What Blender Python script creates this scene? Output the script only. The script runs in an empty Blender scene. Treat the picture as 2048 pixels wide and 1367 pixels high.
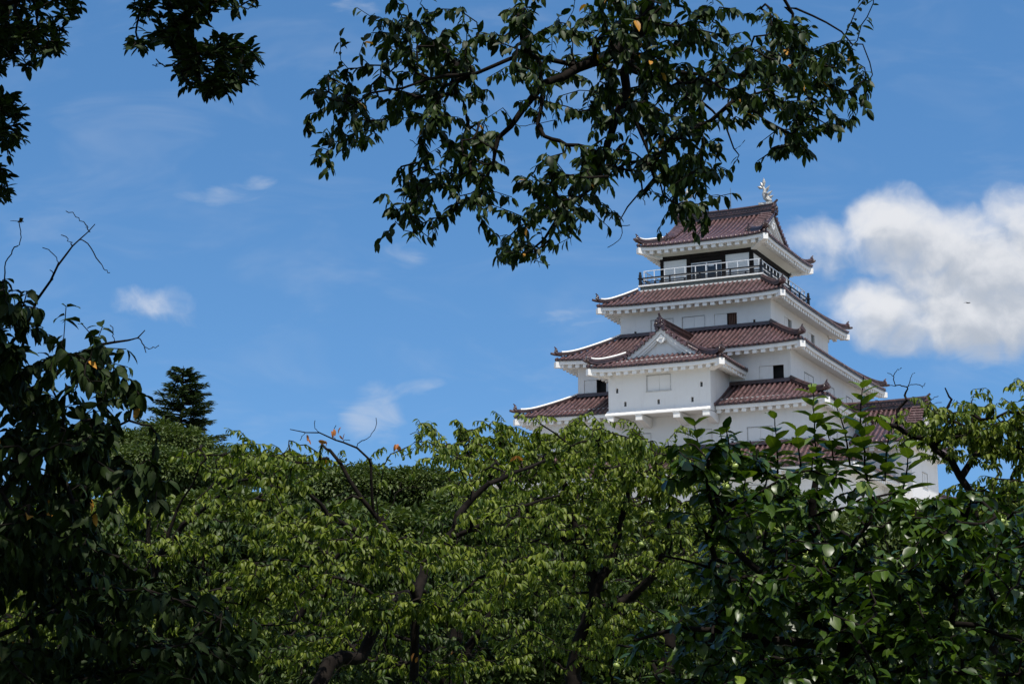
import bpy, math, random
import numpy as np

# ------------------------------------------------------------------ camera, sky, sun, exposure
SC = bpy.context.scene
COL = SC.collection
R = math.radians
FPX = 3400.0                      # focal length in pixels of a 2048 px wide frame
PITCH = 0.1986801781
EYE = 1.6
SUN_EL = R(65.0)
SUN_H = (0.335, -0.942)           # horizontal direction towards the sun
cam_d = bpy.data.cameras.new('camera')
cam_d.sensor_width = 36.0
cam_d.lens = FPX / 2048.0 * 36.0
cam_d.clip_start = 0.1
cam_d.clip_end = 6000.0
cam = bpy.data.objects.new('camera', cam_d)
COL.objects.link(cam)
cam.location = (0, 0, EYE)
cam.rotation_euler = (math.pi / 2 + PITCH, 0, 0)
SC.camera = cam
SC.view_settings.view_transform = 'Standard'
SC.view_settings.look = 'None'
SC.view_settings.gamma = 1.0
SC.view_settings.exposure = 0.5
SC.cycles.max_bounces = 8
SC.cycles.transparent_max_bounces = 8

sun_d = bpy.data.lights.new('sun', 'SUN')
sun_d.energy = 3.6
sun_d.angle = R(0.53)
sun_d.color = (1.0, 0.95, 0.87)
sun = bpy.data.objects.new('sun', sun_d)
COL.objects.link(sun)
from mathutils import Vector
_to_sun = Vector((SUN_H[0] * math.cos(SUN_EL), SUN_H[1] * math.cos(SUN_EL), math.sin(SUN_EL)))
sun.rotation_euler = _to_sun.to_track_quat('Z', 'Y').to_euler()
sun.location = (0, -20, 60)

def px_ray(px, py):
    x = (px - 1024) / FPX
    u = (683.5 - py) / FPX
    c, s = math.cos(PITCH), math.sin(PITCH)
    return np.array([x, c - u * s, s + u * c])

def U(px, py, d):
    """world point seen at that spot of the photograph, d metres in front of the lens"""
    return px_ray(px, py) * d + np.array([0, 0, EYE])

# ---- node helper
class NT:
    def __init__(self, tree):
        self.t = tree; self.n = tree.nodes; self.l = tree.links
    def add(self, kind, **kw):
        nd = self.n.new(kind)
        for k, v in kw.items(): setattr(nd, k, v)
        return nd
    def put(self, sock, val):
        if hasattr(val, 'is_output') or isinstance(val, bpy.types.NodeSocket): self.l.new(val, sock)
        else: sock.default_value = val
    def math(self, op, a, b=0.0, c=None, clamp=False):
        nd = self.add('ShaderNodeMath', operation=op, use_clamp=clamp)
        self.put(nd.inputs[0], a); self.put(nd.inputs[1], b)
        if c is not None: self.put(nd.inputs[2], c)
        return nd.outputs[0]
    def sstep(self, x, lo, hi, a=0.0, b=1.0):
        nd = self.add('ShaderNodeMapRange', interpolation_type='SMOOTHSTEP')
        self.put(nd.inputs[0], x)
        for i, v in zip((1, 2, 3, 4), (lo, hi, a, b)): self.put(nd.inputs[i], v)
        return nd.outputs[0]
    def mix(self, fac, a, b, blend='MIX'):
        nd = self.add('ShaderNodeMix', data_type='RGBA', blend_type=blend)
        self.put(nd.inputs[0], fac); self.put(nd.inputs[6], a); self.put(nd.inputs[7], b)
        return nd.outputs[2]
    def noise(self, vec, scale, detail=4.0, rough=0.55, dist=0.0, dim='3D'):
        nd = self.add('ShaderNodeTexNoise', noise_dimensions=dim)
        if vec is not None: self.l.new(vec, nd.inputs['Vector'])
        nd.inputs['Scale'].default_value = scale; nd.inputs['Detail'].default_value = detail
        nd.inputs['Roughness'].default_value = rough; nd.inputs['Distortion'].default_value = dist
        return nd.outputs['Fac']

def build_world():
    w = bpy.data.worlds.new('World'); SC.world = w; w.use_nodes = True
    w.cycles.sampling_method = 'MANUAL'; w.cycles.sample_map_resolution = 512
    nt = NT(w.node_tree); nt.n.clear()
    out = nt.add('ShaderNodeOutputWorld'); bg = nt.add('ShaderNodeBackground')
    nt.l.new(bg.outputs[0], out.inputs[0])
    tc = nt.add('ShaderNodeTexCoord')
    sep = nt.add('ShaderNodeSeparateXYZ'); nt.l.new(tc.outputs['Generated'], sep.inputs[0])
    # look the sky up a little higher than the true elevation: a clear, deep blue day
    zz = nt.math('MULTIPLY_ADD', nt.math('MAXIMUM', sep.outputs[2], 0.0), 1.0, SKY_LIFT)
    cmb = nt.add('ShaderNodeCombineXYZ')
    nt.l.new(sep.outputs[0], cmb.inputs[0]); nt.l.new(sep.outputs[1], cmb.inputs[1]); nt.l.new(zz, cmb.inputs[2])
    nrm = nt.add('ShaderNodeVectorMath', operation='NORMALIZE'); nt.l.new(cmb.outputs[0], nrm.inputs[0])
    sky = nt.add('ShaderNodeTexSky', sky_type='NISHITA')
    sky.sun_disc = False; sky.sun_elevation = SUN_EL
    sky.sun_rotation = math.atan2(SUN_H[0], SUN_H[1])
    sky.altitude = 200; sky.air_density = 1.0; sky.dust_density = 0.5; sky.ozone_density = 2.0
    nt.l.new(nrm.outputs[0], sky.inputs[0])
    hsv = nt.add('ShaderNodeHueSaturation')
    hsv.inputs['Hue'].default_value = SKY_HUE; hsv.inputs['Saturation'].default_value = SKY_SAT; hsv.inputs['Value'].default_value = SKY_VAL
    nt.l.new(sky.outputs[0], hsv.inputs['Color'])
    base = hsv.outputs[0]
    # cloud plane coordinates: directions to the north (+Y) hemisphere, gnomonic
    yy = nt.math('MAXIMUM', sep.outputs[1], 0.05)
    cu = nt.math('DIVIDE', sep.outputs[0], yy); cv = nt.math('DIVIDE', sep.outputs[2], yy)
    uv = nt.add('ShaderNodeCombineXYZ'); nt.l.new(cu, uv.inputs[0]); nt.l.new(cv, uv.inputs[1])
    front = nt.sstep(sep.outputs[1], 0.3, 0.6)
    # node group: cloud density at a place of the plane
    g = bpy.data.node_groups.new('cumulus', 'ShaderNodeTree')
    g.interface.new_socket('Vector', in_out='INPUT', socket_type='NodeSocketVector')
    g.interface.new_socket('Density', in_out='OUTPUT', socket_type='NodeSocketFloat')
    gt = NT(g); gi = gt.add('NodeGroupInput'); go = gt.add('NodeGroupOutput')
    warp = gt.add('ShaderNodeTexNoise'); warp.inputs['Scale'].default_value = 26; warp.inputs['Detail'].default_value = 3
    gt.l.new(gi.outputs[0], warp.inputs['Vector'])
    wv = gt.add('ShaderNodeVectorMath', operation='MULTIPLY_ADD')
    gt.l.new(warp.outputs['Color'], wv.inputs[0]); wv.inputs[1].default_value = (.03, .03, 0); wv.inputs[2].default_value = (-.015, -.015, 0)
    wp = gt.add('ShaderNodeVectorMath', operation='ADD'); gt.l.new(gi.outputs[0], wp.inputs[0]); gt.l.new(wv.outputs[0], wp.inputs[1])
    sp = gt.add('ShaderNodeSeparateXYZ'); gt.l.new(wp.outputs[0], sp.inputs[0])
    field = None
    for (px, py, rx, ry, k) in CLOUD_LOBES:
        d = px_ray(px, py); lu, lv = d[0] / d[1], d[2] / d[1]
        a = gt.math('MULTIPLY', gt.math('SUBTRACT', sp.outputs[0], lu), FPX / rx)
        b = gt.math('MULTIPLY', gt.math('SUBTRACT', sp.outputs[1], lv), FPX / ry)
        q = gt.math('ADD', gt.math('MULTIPLY', a, a), gt.math('MULTIPLY', b, b))
        e = gt.math('MULTIPLY', gt.math('SUBTRACT', 1.0, q), k)
        e = gt.math('MAXIMUM', e, -0.6)
        field = e if field is None else gt.math('SMOOTH_MAX', field, e, 0.25)
    n1 = gt.noise(wp.outputs[0], 34, 6, 0.54)
    f2 = gt.math('ADD', field, gt.math('MULTIPLY', gt.math('SUBTRACT', n1, 0.5), 1.55))
    gt.l.new(f2, go.inputs[0])
    def dens(vec):
        nd = nt.add('ShaderNodeGroup'); nd.node_tree = g; nt.l.new(vec, nd.inputs[0]); return nd.outputs[0]
    d0 = dens(uv.outputs[0])
    up = nt.add('ShaderNodeVectorMath', operation='ADD'); nt.l.new(uv.outputs[0], up.inputs[0]); up.inputs[1].default_value = (-.006, .016, 0)
    d1 = dens(up.outputs[0])
    lit = nt.sstep(nt.math('SUBTRACT', d0, d1), -0.5, 0.8)
    thick = nt.sstep(d0, 0.2, 1.5)
    shade = nt.math('SUBTRACT', nt.math('MULTIPLY_ADD', lit, 0.55, 0.52), nt.math('MULTIPLY', thick, 0.14))
    ccol = nt.mix(nt.sstep(shade, 0.35, 1.0), (0.47, 0.52, 0.60, 1), (0.86, 0.87, 0.90, 1))
    csc = nt.add('ShaderNodeVectorMath', operation='SCALE'); nt.l.new(ccol, csc.inputs[0]); csc.inputs['Scale'].default_value = CLOUD_GAIN
    alpha = nt.math('MULTIPLY', nt.math('MULTIPLY', nt.sstep(d0, -0.15, 0.95), 0.95), front)
    # thin wisps
    wis = None
    for (px, py, rx, ry, ang, k) in WISPS:
        d = px_ray(px, py); lu, lv = d[0] / d[1], d[2] / d[1]
        a0 = nt.math('SUBTRACT', cu, lu); b0 = nt.math('SUBTRACT', cv, lv)
        ca, sa = math.cos(R(ang)), math.sin(R(ang))
        a = nt.math('MULTIPLY', nt.math('ADD', nt.math('MULTIPLY', a0, ca), nt.math('MULTIPLY', b0, sa)), FPX / rx)
        b = nt.math('MULTIPLY', nt.math('SUBTRACT', nt.math('MULTIPLY', b0, ca), nt.math('MULTIPLY', a0, sa)), FPX / ry)
        q = nt.math('ADD', nt.math('MULTIPLY', a, a), nt.math('MULTIPLY', b, b))
        e = nt.math('MULTIPLY', nt.sstep(q, 2.2, 0.0), k * 1.7)
        wis = e if wis is None else nt.math('MAXIMUM', wis, e)
    mp = nt.add('ShaderNodeMapping'); nt.l.new(uv.outputs[0], mp.inputs[0]); mp.inputs['Rotation'].default_value = (0, 0, R(-18)); mp.inputs['Scale'].default_value = (1.0, 2.6, 1)
    wn = nt.noise(mp.outputs[0], 20, 5, 0.55, 0.8)
    wal = nt.math('MULTIPLY', nt.math('MULTIPLY', nt.sstep(nt.math('MULTIPLY_ADD', nt.math('SUBTRACT', wn, 0.5), 2.6, wis), 0.25, 1.5), nt.math('MULTIPLY', nt.sstep(wis, 0.0, 0.35), 0.55)), front)
    veil = nt.math('MULTIPLY', nt.math('MULTIPLY', nt.sstep(nt.noise(mp.outputs[0], 9, 4, 0.6, .6), 0.45, 0.8), 0.16), front)
    wal = nt.math('MAXIMUM', wal, veil)
    c1 = nt.mix(wal, base, (0.62 * CLOUD_GAIN, 0.69 * CLOUD_GAIN, 0.80 * CLOUD_GAIN, 1))
    c2 = nt.mix(alpha, c1, csc.outputs[0])
    rear = nt.math('MULTIPLY', nt.sstep(nt.noise(tc.outputs['Generated'], 3.2, 3, 0.55), 0.40, 0.60), nt.math('MULTIPLY', nt.sstep(sep.outputs[1], 0.35, 0.0), nt.sstep(sep.outputs[2], 0.0, 0.15)))  # clouds out of view behind, added to whiten the ambient light
    c2 = nt.mix(nt.math('MULTIPLY', rear, 0.9), c2, (0.80 * CLOUD_GAIN, 0.80 * CLOUD_GAIN, 0.80 * CLOUD_GAIN, 1))
    nt.l.new(c2, bg.inputs[0]); bg.inputs[1].default_value = SKY_STRENGTH

SKY_STRENGTH = 0.12
SKY_LIFT, SKY_HUE, SKY_SAT, SKY_VAL = 0.19, 0.497, 1.24, 1.03
CLOUD_GAIN = 5.6
CLOUD_LOBES = [(1665, 500, 130, 60, .45), (1795, 470, 120, 105, 1), (1890, 495, 140, 100, 1), (1985, 550, 190, 130, 1),
               (2040, 430, 95, 75, .8), (2130, 540, 200, 190, 1), (1775, 620, 125, 80, .9), (1890, 640, 190, 85, 1),
               (2030, 625, 210, 85, 1), (1900, 565, 160, 70, .9), (1955, 455, 100, 60, .8), (296, 612, 74, 38, .30)]
WISPS = [(480, 385, 75, 30, 12, .5), (420, 395, 80, 14, -5, .3), (750, 830, 60, 60, -20, .55), (835, 772, 60, 15, 12, .3), (780, 790, 80, 18, 8, .25),
         (680, 800, 60, 16, -15, .35), (710, 15, 60, 22, 0, .35), (790, 510, 90, 40, 20, .25), (1150, 640, 80, 30, 8, .3), (180, 470, 60, 25, -30, .2),
         (1130, 760, 60, 14, 8, .25), (1990, 735, 100, 40, -25, .4), (1630, 480, 70, 40, 20, .5)]
build_world()

# ------------------------------------------------------------------ mesh helpers
class MB:
    def __init__(self): self.v = []; self.f = []
    def add(self, vs, fs):
        o = len(self.v); self.v += [tuple(float(c) for c in p) for p in vs]; self.f += [tuple(i + o for i in f) for f in fs]
    def quad(self, a, b, c, d): self.add((a, b, c, d), ((0, 1, 2, 3),))
    def tri(self, a, b, c): self.add((a, b, c), ((0, 1, 2),))
    def box(self, x0, x1, y0, y1, z0, z1):
        self.hexa([(x0, y0, z0), (x1, y0, z0), (x1, y1, z0), (x0, y1, z0)], [(x0, y0, z1), (x1, y0, z1), (x1, y1, z1), (x0, y1, z1)])
    def hexa(self, b, t):
        self.add(list(b) + list(t), [(3, 2, 1, 0), (4, 5, 6, 7), (0, 1, 5, 4), (1, 2, 6, 5), (2, 3, 7, 6), (3, 0, 4, 7)])
    def grid(self, P, closed_u=False):
        nu = len(P); nv = len(P[0]); vs = [p for row in P for p in row]; fs = []
        for i in range(nu if closed_u else nu - 1):
            j = (i + 1) % nu
            for k in range(nv - 1): fs.append((i * nv + k, j * nv + k, j * nv + k + 1, i * nv + k + 1))
        self.add(vs, fs)
    def tube(self, pts, rad, n=8, cap=True):
        pts = [np.array(p, float) for p in pts]; m = len(pts)
        rad = rad if hasattr(rad, '__len__') else [rad] * m
        rings = []
        for i, p in enumerate(pts):
            t = pts[min(i + 1, m - 1)] - pts[max(i - 1, 0)]; t /= np.linalg.norm(t) + 1e-9
            h = np.array([0, 0, 1.]) if abs(t[2]) < .95 else np.array([1., 0, 0])
            a = np.cross(t, h); a /= np.linalg.norm(a); b = np.cross(a, t)
            rings.append([p + rad[i] * (math.cos(2 * math.pi * k / n) * a + math.sin(2 * math.pi * k / n) * b) for k in range(n)])
        vs = [q for r_ in rings for q in r_]; fs = []
        for i in range(m - 1):
            for k in range(n): fs.append((i * n + k, i * n + (k + 1) % n, (i + 1) * n + (k + 1) % n, (i + 1) * n + k))
        if cap: fs.append(tuple(range(n))[::-1]); fs.append(tuple((m - 1) * n + k for k in range(n)))
        self.add(vs, fs)
    def sweep(self, pts, prof, cap=True):
        """sweep a closed (side, up) profile along pts; up stays vertical"""
        pts = [np.array(p, float) for p in pts]; m = len(pts); n = len(prof); vs = []; fs = []
        for i, p in enumerate(pts):
            t = pts[min(i + 1, m - 1)] - pts[max(i - 1, 0)]; a = np.array([t[1], -t[0], 0]); a /= np.linalg.norm(a) + 1e-9
            for (s_, u_) in prof: vs.append(p + a * s_ + np.array([0, 0, u_]))
        for i in range(m - 1):
            for k in range(n): fs.append((i * n + k, (i + 1) * n + k, (i + 1) * n + (k + 1) % n, i * n + (k + 1) % n))
        if cap: fs.append(tuple(range(n))); fs.append(tuple((m - 1) * n + k for k in range(n))[::-1])
        self.add(vs, fs)
    def extrude(self, outline, origin, ax, ay, depth_vec):
        o = np.array(origin, float); ax = np.array(ax, float); ay = np.array(ay, float); dv = np.array(depth_vec, float); n = len(outline)
        f0 = [o + ax * a + ay * b for a, b in outline]; f1 = [p + dv for p in f0]
        self.add(f0 + f1, [tuple(range(n)), tuple(range(2 * n - 1, n - 1, -1))] + [(k, k + n, (k + 1) % n + n, (k + 1) % n) for k in range(n)])
    def build(self, name, mat, parent=None, loc=None, smooth=False, bevel=0.0):
        me = bpy.data.meshes.new(name); me.from_pydata(self.v, [], self.f); me.update()
        if smooth: me.polygons.foreach_set('use_smooth', [True] * len(me.polygons))
        me.materials.append(mat)
        o = bpy.data.objects.new(name, me); COL.objects.link(o)
        if parent is not None: o.parent = parent
        if loc is not None: o.location = loc
        if bevel:
            md = o.modifiers.new('bevel', 'BEVEL'); md.width = bevel; md.segments = 2; md.limit_method = 'ANGLE'
        return o

def tag(o, label, cat, group=None, kind=None):
    if label: o['label'] = label
    if cat: o['category'] = cat
    if group: o['group'] = group
    if kind: o['kind'] = kind
    return o
def empty(name, loc, rz=0.0):
    o = bpy.data.objects.new(name, None); COL.objects.link(o); o.location = loc; o.rotation_euler = (0, 0, rz); o.empty_display_size = .5
    return o

# ------------------------------------------------------------------ materials
def mat_new(name):
    m = bpy.data.materials.new(name); m.use_nodes = True
    nt = NT(m.node_tree); p = m.node_tree.nodes['Principled BSDF']
    return m, nt, p
def mat_simple(name, col, rough=.6, var=.25, scale=4.0, bump=0.0, metal=0.0, spec=0.5, stretch=None):
    m, nt, p = mat_new(name)
    tc = nt.add('ShaderNodeTexCoord'); vec = tc.outputs['Object']
    if stretch:
        mp = nt.add('ShaderNodeMapping'); nt.l.new(vec, mp.inputs[0]); mp.inputs['Scale'].default_value = stretch; vec = mp.outputs[0]
    n = nt.noise(vec, scale, 6, .6)
    c = nt.mix(nt.sstep(n, .3, .7), tuple(x * (1 - var) for x in col) + (1,), tuple(min(1, x * (1 + var)) for x in col) + (1,))
    nt.l.new(c, p.inputs['Base Color']); p.inputs['Roughness'].default_value = rough; p.inputs['Metallic'].default_value = metal
    p.inputs['Specular IOR Level'].default_value = spec
    if bump:
        b = nt.add('ShaderNodeBump'); b.inputs['Strength'].default_value = bump; b.inputs['Distance'].default_value = .02
        nt.l.new(n, b.inputs['Height']); nt.l.new(b.outputs[0], p.inputs['Normal'])
    return m
def mat_plaster(name, col=(.75, .735, .71)):
    m, nt, p = mat_new(name)
    tc = nt.add('ShaderNodeTexCoord')
    mp = nt.add('ShaderNodeMapping'); nt.l.new(tc.outputs['Object'], mp.inputs[0]); mp.inputs['Scale'].default_value = (1.2, 1.2, .16)
    streak = nt.noise(mp.outputs[0], 2.6, 7, .65)
    blot = nt.noise(tc.outputs['Object'], .8, 5, .6)
    fine = nt.noise(tc.outputs['Object'], 30, 3, .6)
    f = nt.math('MAXIMUM', nt.math('MULTIPLY', nt.sstep(streak, .46, .72), nt.sstep(blot, .36, .66)), nt.math('MULTIPLY', nt.sstep(blot, .45, .75), .35))
    c = nt.mix(nt.math('MULTIPLY', f, .40), col + (1,), tuple(x * y for x, y in zip(col, (.70, .66, .62))) + (1,))
    c = nt.mix(nt.math('MULTIPLY', nt.sstep(fine, .4, .7), .06), c, (.5, .5, .5, 1))
    nt.l.new(c, p.inputs['Base Color']); p.inputs['Roughness'].default_value = .75; p.inputs['Specular IOR Level'].default_value = .25
    b = nt.add('ShaderNodeBump'); b.inputs['Strength'].default_value = .12; b.inputs['Distance'].default_value = .02
    nt.l.new(blot, b.inputs['Height']); nt.l.new(b.outputs[0], p.inputs['Normal'])
    return m
def mat_tile(name, k=1.0, lich_amt=.6):
    m, nt, p = mat_new(name)
    tc = nt.add('ShaderNodeTexCoord')
    big = nt.noise(tc.outputs['Object'], .9, 5, .6)
    vor = nt.add('ShaderNodeTexVoronoi'); vor.inputs['Scale'].default_value = 3.1; nt.l.new(tc.outputs['Object'], vor.inputs['Vector'])
    sepc = nt.add('ShaderNodeSeparateColor'); nt.l.new(vor.outputs['Color'], sepc.inputs[0])
    lich = nt.noise(tc.outputs['Object'], 9, 6, .7)
    c = nt.mix(sepc.outputs[0], (.046 * k, .022 * k, .022 * k, 1), (.122 * k, .062 * k, .060 * k, 1))
    c = nt.mix(nt.math('MULTIPLY', nt.sstep(big, .4, .7), .5), c, (.065 * k, .040 * k, .042 * k, 1))
    c = nt.mix(nt.math('MULTIPLY', nt.sstep(lich, .50, .74), lich_amt), c, (.27 * k, .21 * k, .205 * k, 1))
    nt.l.new(c, p.inputs['Base Color'])
    nt.l.new(nt.math('MULTIPLY_ADD', lich, .25, .22), p.inputs['Roughness'])
    p.inputs['Specular IOR Level'].default_value = .6
    b = nt.add('ShaderNodeBump'); b.inputs['Strength'].default_value = .3; b.inputs['Distance'].default_value = .03
    nt.l.new(sepc.outputs[1], b.inputs['Height']); nt.l.new(b.outputs[0], p.inputs['Normal'])
    return m
M = dict(
    plaster=mat_plaster('white_plaster'), trim=mat_plaster('white_trim', (.79, .772, .74)), warm_bounce=mat_plaster('bounce_tinted_plaster', (.70, .68, .62)),  # soffit plaster tinted for the warm bounce off sunlit tiles
    tile=mat_tile('red_glazed_tile', .62, .35), row=mat_tile('red_glazed_round_tile', 1.08, .8), pan=mat_tile('red_pan_tile', .30, .2), dark=mat_simple('dark_timber', (.016, .012, .010), .7, .3, 6, .1, spec=.12),  # pans darkened for dirt and shade between rows, rows lightened for highlights
    black=mat_simple('black_lacquer', (.012, .013, .016), .45, .2, 5, spec=.3), white_metal=mat_simple('white_painted_metal', (.72, .73, .74), .4, .08, 8),
    recess=mat_simple('dark_interior', (.008, .007, .007), .8, .2, 5), brown=mat_simple('brown_wood', (.11, .045, .02), .6, .3, 9, .1, stretch=(6, 6, .6)),
    seam=mat_simple('grey_seam', (.50, .49, .47), .8, .2, 9), silver=mat_simple('weathered_silver', (.36, .35, .33), .5, .4, 7, .3, metal=.2),
    stone=mat_simple('rough_stone', (.20, .19, .17), .85, .5, 1.6, .8), glass=mat_simple('dark_glass', (.03, .035, .04), .06, .2, 2),
    deck=mat_simple('grey_deck', (.10, .11, .10), .7, .3, 5))

# ------------------------------------------------------------------ the keep (its own frame: -y is the long left face, +x the right face, z from eye level)
KEEP_XY = (15.798, 122.0); KEEP_RZ = -0.4500051
keep = tag(empty('castle_keep', (KEEP_XY[0], KEEP_XY[1], 0), KEEP_RZ), 'white plastered five tiered castle keep with dark red tiled roofs and a balcony', 'castle')
ZL = (0, 0, EYE)
def kobj(mb, name, mat, parent=None, **kw):
    p = parent or keep
    return mb.build(name, mat, p, ZL if p in (keep, WING) else None, **kw)
WING = None
SIDES = {'front': lambda a, b, z: (a, -b, z), 'right': lambda a, b, z: (b, a, z), 'back': lambda a, b, z: (-a, b, z), 'left': lambda a, b, z: (-b, -a, z)}

RIDGE_PROF = [(-.20, 0), (-.20, .10), (-.15, .11), (-.15, .16), (-.19, .17), (-.19, .24), (-.10, .26), (-.09, .33), (0, .38), (.09, .33), (.10, .26), (.19, .24), (.19, .17), (.15, .16), (.15, .11), (.20, .10), (.20, 0)]
def scaled(prof, sx, sz): return [(a * sx, b * sz) for a, b in prof]

def ornament(mb, p, d, s=1.0):
    """ridge end tile: a shield with two scrolls, a boss and a finial; d is the way it faces"""
    d = np.array([d[0], d[1], 0.0]); d /= np.linalg.norm(d); a = np.array([-d[1], d[0], 0]); z = np.array([0, 0, 1.]); p = np.array(p, float)
    out = [(-.34, -.12), (-.40, .05), (-.30, .16), (-.36, .30), (-.22, .40), (-.16, .54), (0, .62), (.16, .54), (.22, .40), (.36, .30), (.30, .16), (.40, .05), (.34, -.12), (.12, -.05), (-.12, -.05)]
    mb.extrude([(x * s, y * s) for x, y in out], p - d * .1 * s, a, z, d * .2 * s)
    for sg in (-1, 1):
        c = p + a * sg * .24 * s + z * .10 * s + d * .1 * s
        mb.tube([c + .10 * s * (math.cos(t) * a * sg + math.sin(t) * z) * (1 - t / 9.5) for t in np.linspace(0, 7.5, 14)], .045 * s, 5)
        c = p + a * sg * .20 * s + z * .34 * s + d * .1 * s
        mb.tube([c + .08 * s * (math.cos(t) * a * sg + math.sin(t) * z) * (1 - t / 9.5) for t in np.linspace(0, 7.5, 12)], .038 * s, 5)
    mb.tube([p + z * .25 * s + d * .05 * s, p + z * .25 * s + d * .2 * s], [.13 * s, .09 * s], 8)
    mb.tube([p + z * .55 * s - d * .1 * s, p + z * .66 * s + d * .05 * s, p + z * .80 * s + d * .2 * s], [.08 * s, .085 * s, .07 * s], 8)

def roof_rows(mb, P, rows, smax, step=.34, r=.088):
    """round tile rows; P(a, s) gives a point and an up-slope parameter s from 0 (eave) to 1"""
    for a in rows:
        sm = smax(a)
        if sm < .04: continue
        n = max(2, int(math.ceil(9 * sm)))
        ss = [sm * i / n for i in range(n + 1)]
        ring = []
        for s in ss:
            p = P(a, s); q = P(a + .01, s); lat = (np.array(q) - np.array(p)); lat[2] = 0; lat /= np.linalg.norm(lat) + 1e-9
            ring.append([np.array(p) + lat * (r * math.cos(t)) + np.array([0, 0, r * 1.15 * math.sin(t) + .005]) for t in (0, .6, 1.2, 1.94, 2.54, math.pi)])
        mb.grid(ring)
        p = np.array(P(a, 0)); q = np.array(P(a, .02)); dirn = p - q; dirn /= np.linalg.norm(dirn) + 1e-9
        mb.tube([p + np.array([0, 0, .03]), p + dirn * .05 + np.array([0, 0, .025])], .105, 8)

def eave_trim(tri, raf, sof, side, oL, oB, wL, wB, zf, skip=None, cove=None, rz=.25):
    """white fascia, rafter ends and soffit under one side; zf(a, s) is the roof height"""
    f = SIDES[side]; N = 40
    A = [-oL + 2 * oL * i / N for i in range(N + 1)]
    segs = [[a for a in A]]
    if skip: segs = [[a for a in A if a <= skip[0]] + [skip[0]], [skip[1]] + [a for a in A if a >= skip[1]]]
    for seg in segs:
        if len(seg) < 2: continue
        in1, in2 = .10, .30
        def ll(a, ins): return max(-oL + ins, min(oL - ins, a))
        top = [f(ll(a, in1), oB - in1, zf(a, 0) - .02) for a in seg]; bot = [f(ll(a, in1), oB - in1, zf(a, 0) - .33) for a in seg]; inn = [f(ll(a, in2), oB - in2, zf(a, 0) - .33) for a in seg]
        tri.grid([top, bot, inn])
        K = 6; rows = []
        for k in range(K + 1):
            t = k / K; b = oB - in2 + (wB - oB + in2) * t; L = oL - in2 + (wL - oL + in2) * t; rr = []
            for a in seg:
                z0 = zf(a, 0) - .33; z1 = (zf(0, 0) - .33 + (oB - wB) * rz) if cove is None else cove
                tt = t if cove is None else math.sin(t * math.pi / 2) if cove > z0 else 1 - math.cos(t * math.pi / 2)
                lim = a if skip else a / oL * L
                rr.append(f(max(-L, min(L, lim)), b, z0 + (z1 - z0) * tt))
            rows.append(rr)
        sof.grid(rows)
    n = int(2 * (oL - .45) / .56); sp = 2 * (oL - .45) / n
    for i in range(n + 1):
        a = -(oL - .45) + sp * i
        if skip and skip[0] - .15 < a < skip[1] + .15: continue
        be = max(wB, oB - max(.3, (oL - abs(a)) * (oB - wB) / (oL - wL)))
        if cove is not None: be = max(be, oB - .62)
        b0 = oB - .20 + .012 * math.sin(i * 7.3 + oL); a += .015 * math.sin(i * 3.7 + oB); z0 = zf(a, 0) - .30; z1 = z0 + (b0 - be) * rz * (1 if cove is None else 0); w = .15
        B = [f(a - w, b0, z0 - .27), f(a + w, b0, z0 - .27), f(a + w, be, z1 - .24), f(a - w, be, z1 - .24)]
        T = [f(a - w, b0, z0), f(a + w, b0, z0), f(a + w, be, z1), f(a - w, be, z1)]
        raf.hexa(B, T)

def tile_edge(mb, side, oL, oB, zf):
    f = SIDES[side]; A = [-oL + 2 * oL * i / 40 for i in range(41)]
    mb.grid([[f(a, oB, zf(a, 0) + .02) for a in A], [f(a, oB, zf(a, 0) - .10) for a in A], [f(a * (1 - .14 / oL), oB - .14, zf(a, 0) - .10) for a in A]])

def hip_beam(tri, cx, cy, oL, oB, wL, wB, z, rz=.25):
    d = np.array([cx * (oL - wL), cy * (oB - wB), 0]); L = np.linalg.norm(d); d /= L; a = np.array([-d[1], d[0], 0]); Z = np.array([0, 0, 1.])
    p0 = np.array([cx * wL, cy * wB, z - .42 + (oB - wB) * rz * .6]); p1 = np.array([cx * oL, cy * oB, z - .36]) - d * .02
    w = .19
    tri.hexa([p0 - a * w - Z * .25, p1 - a * w - Z * .24, p1 + a * w - Z * .24, p0 + a * w - Z * .25], [p0 - a * w + Z * .1, p1 - a * w + Z * .17, p1 + a * w + Z * .17, p0 + a * w + Z * .1])

def ridge_set(rid, cap, path, sx=1.0, sz=1.0):
    rid.sweep(path, scaled(RIDGE_PROF, sx, sz))

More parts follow.
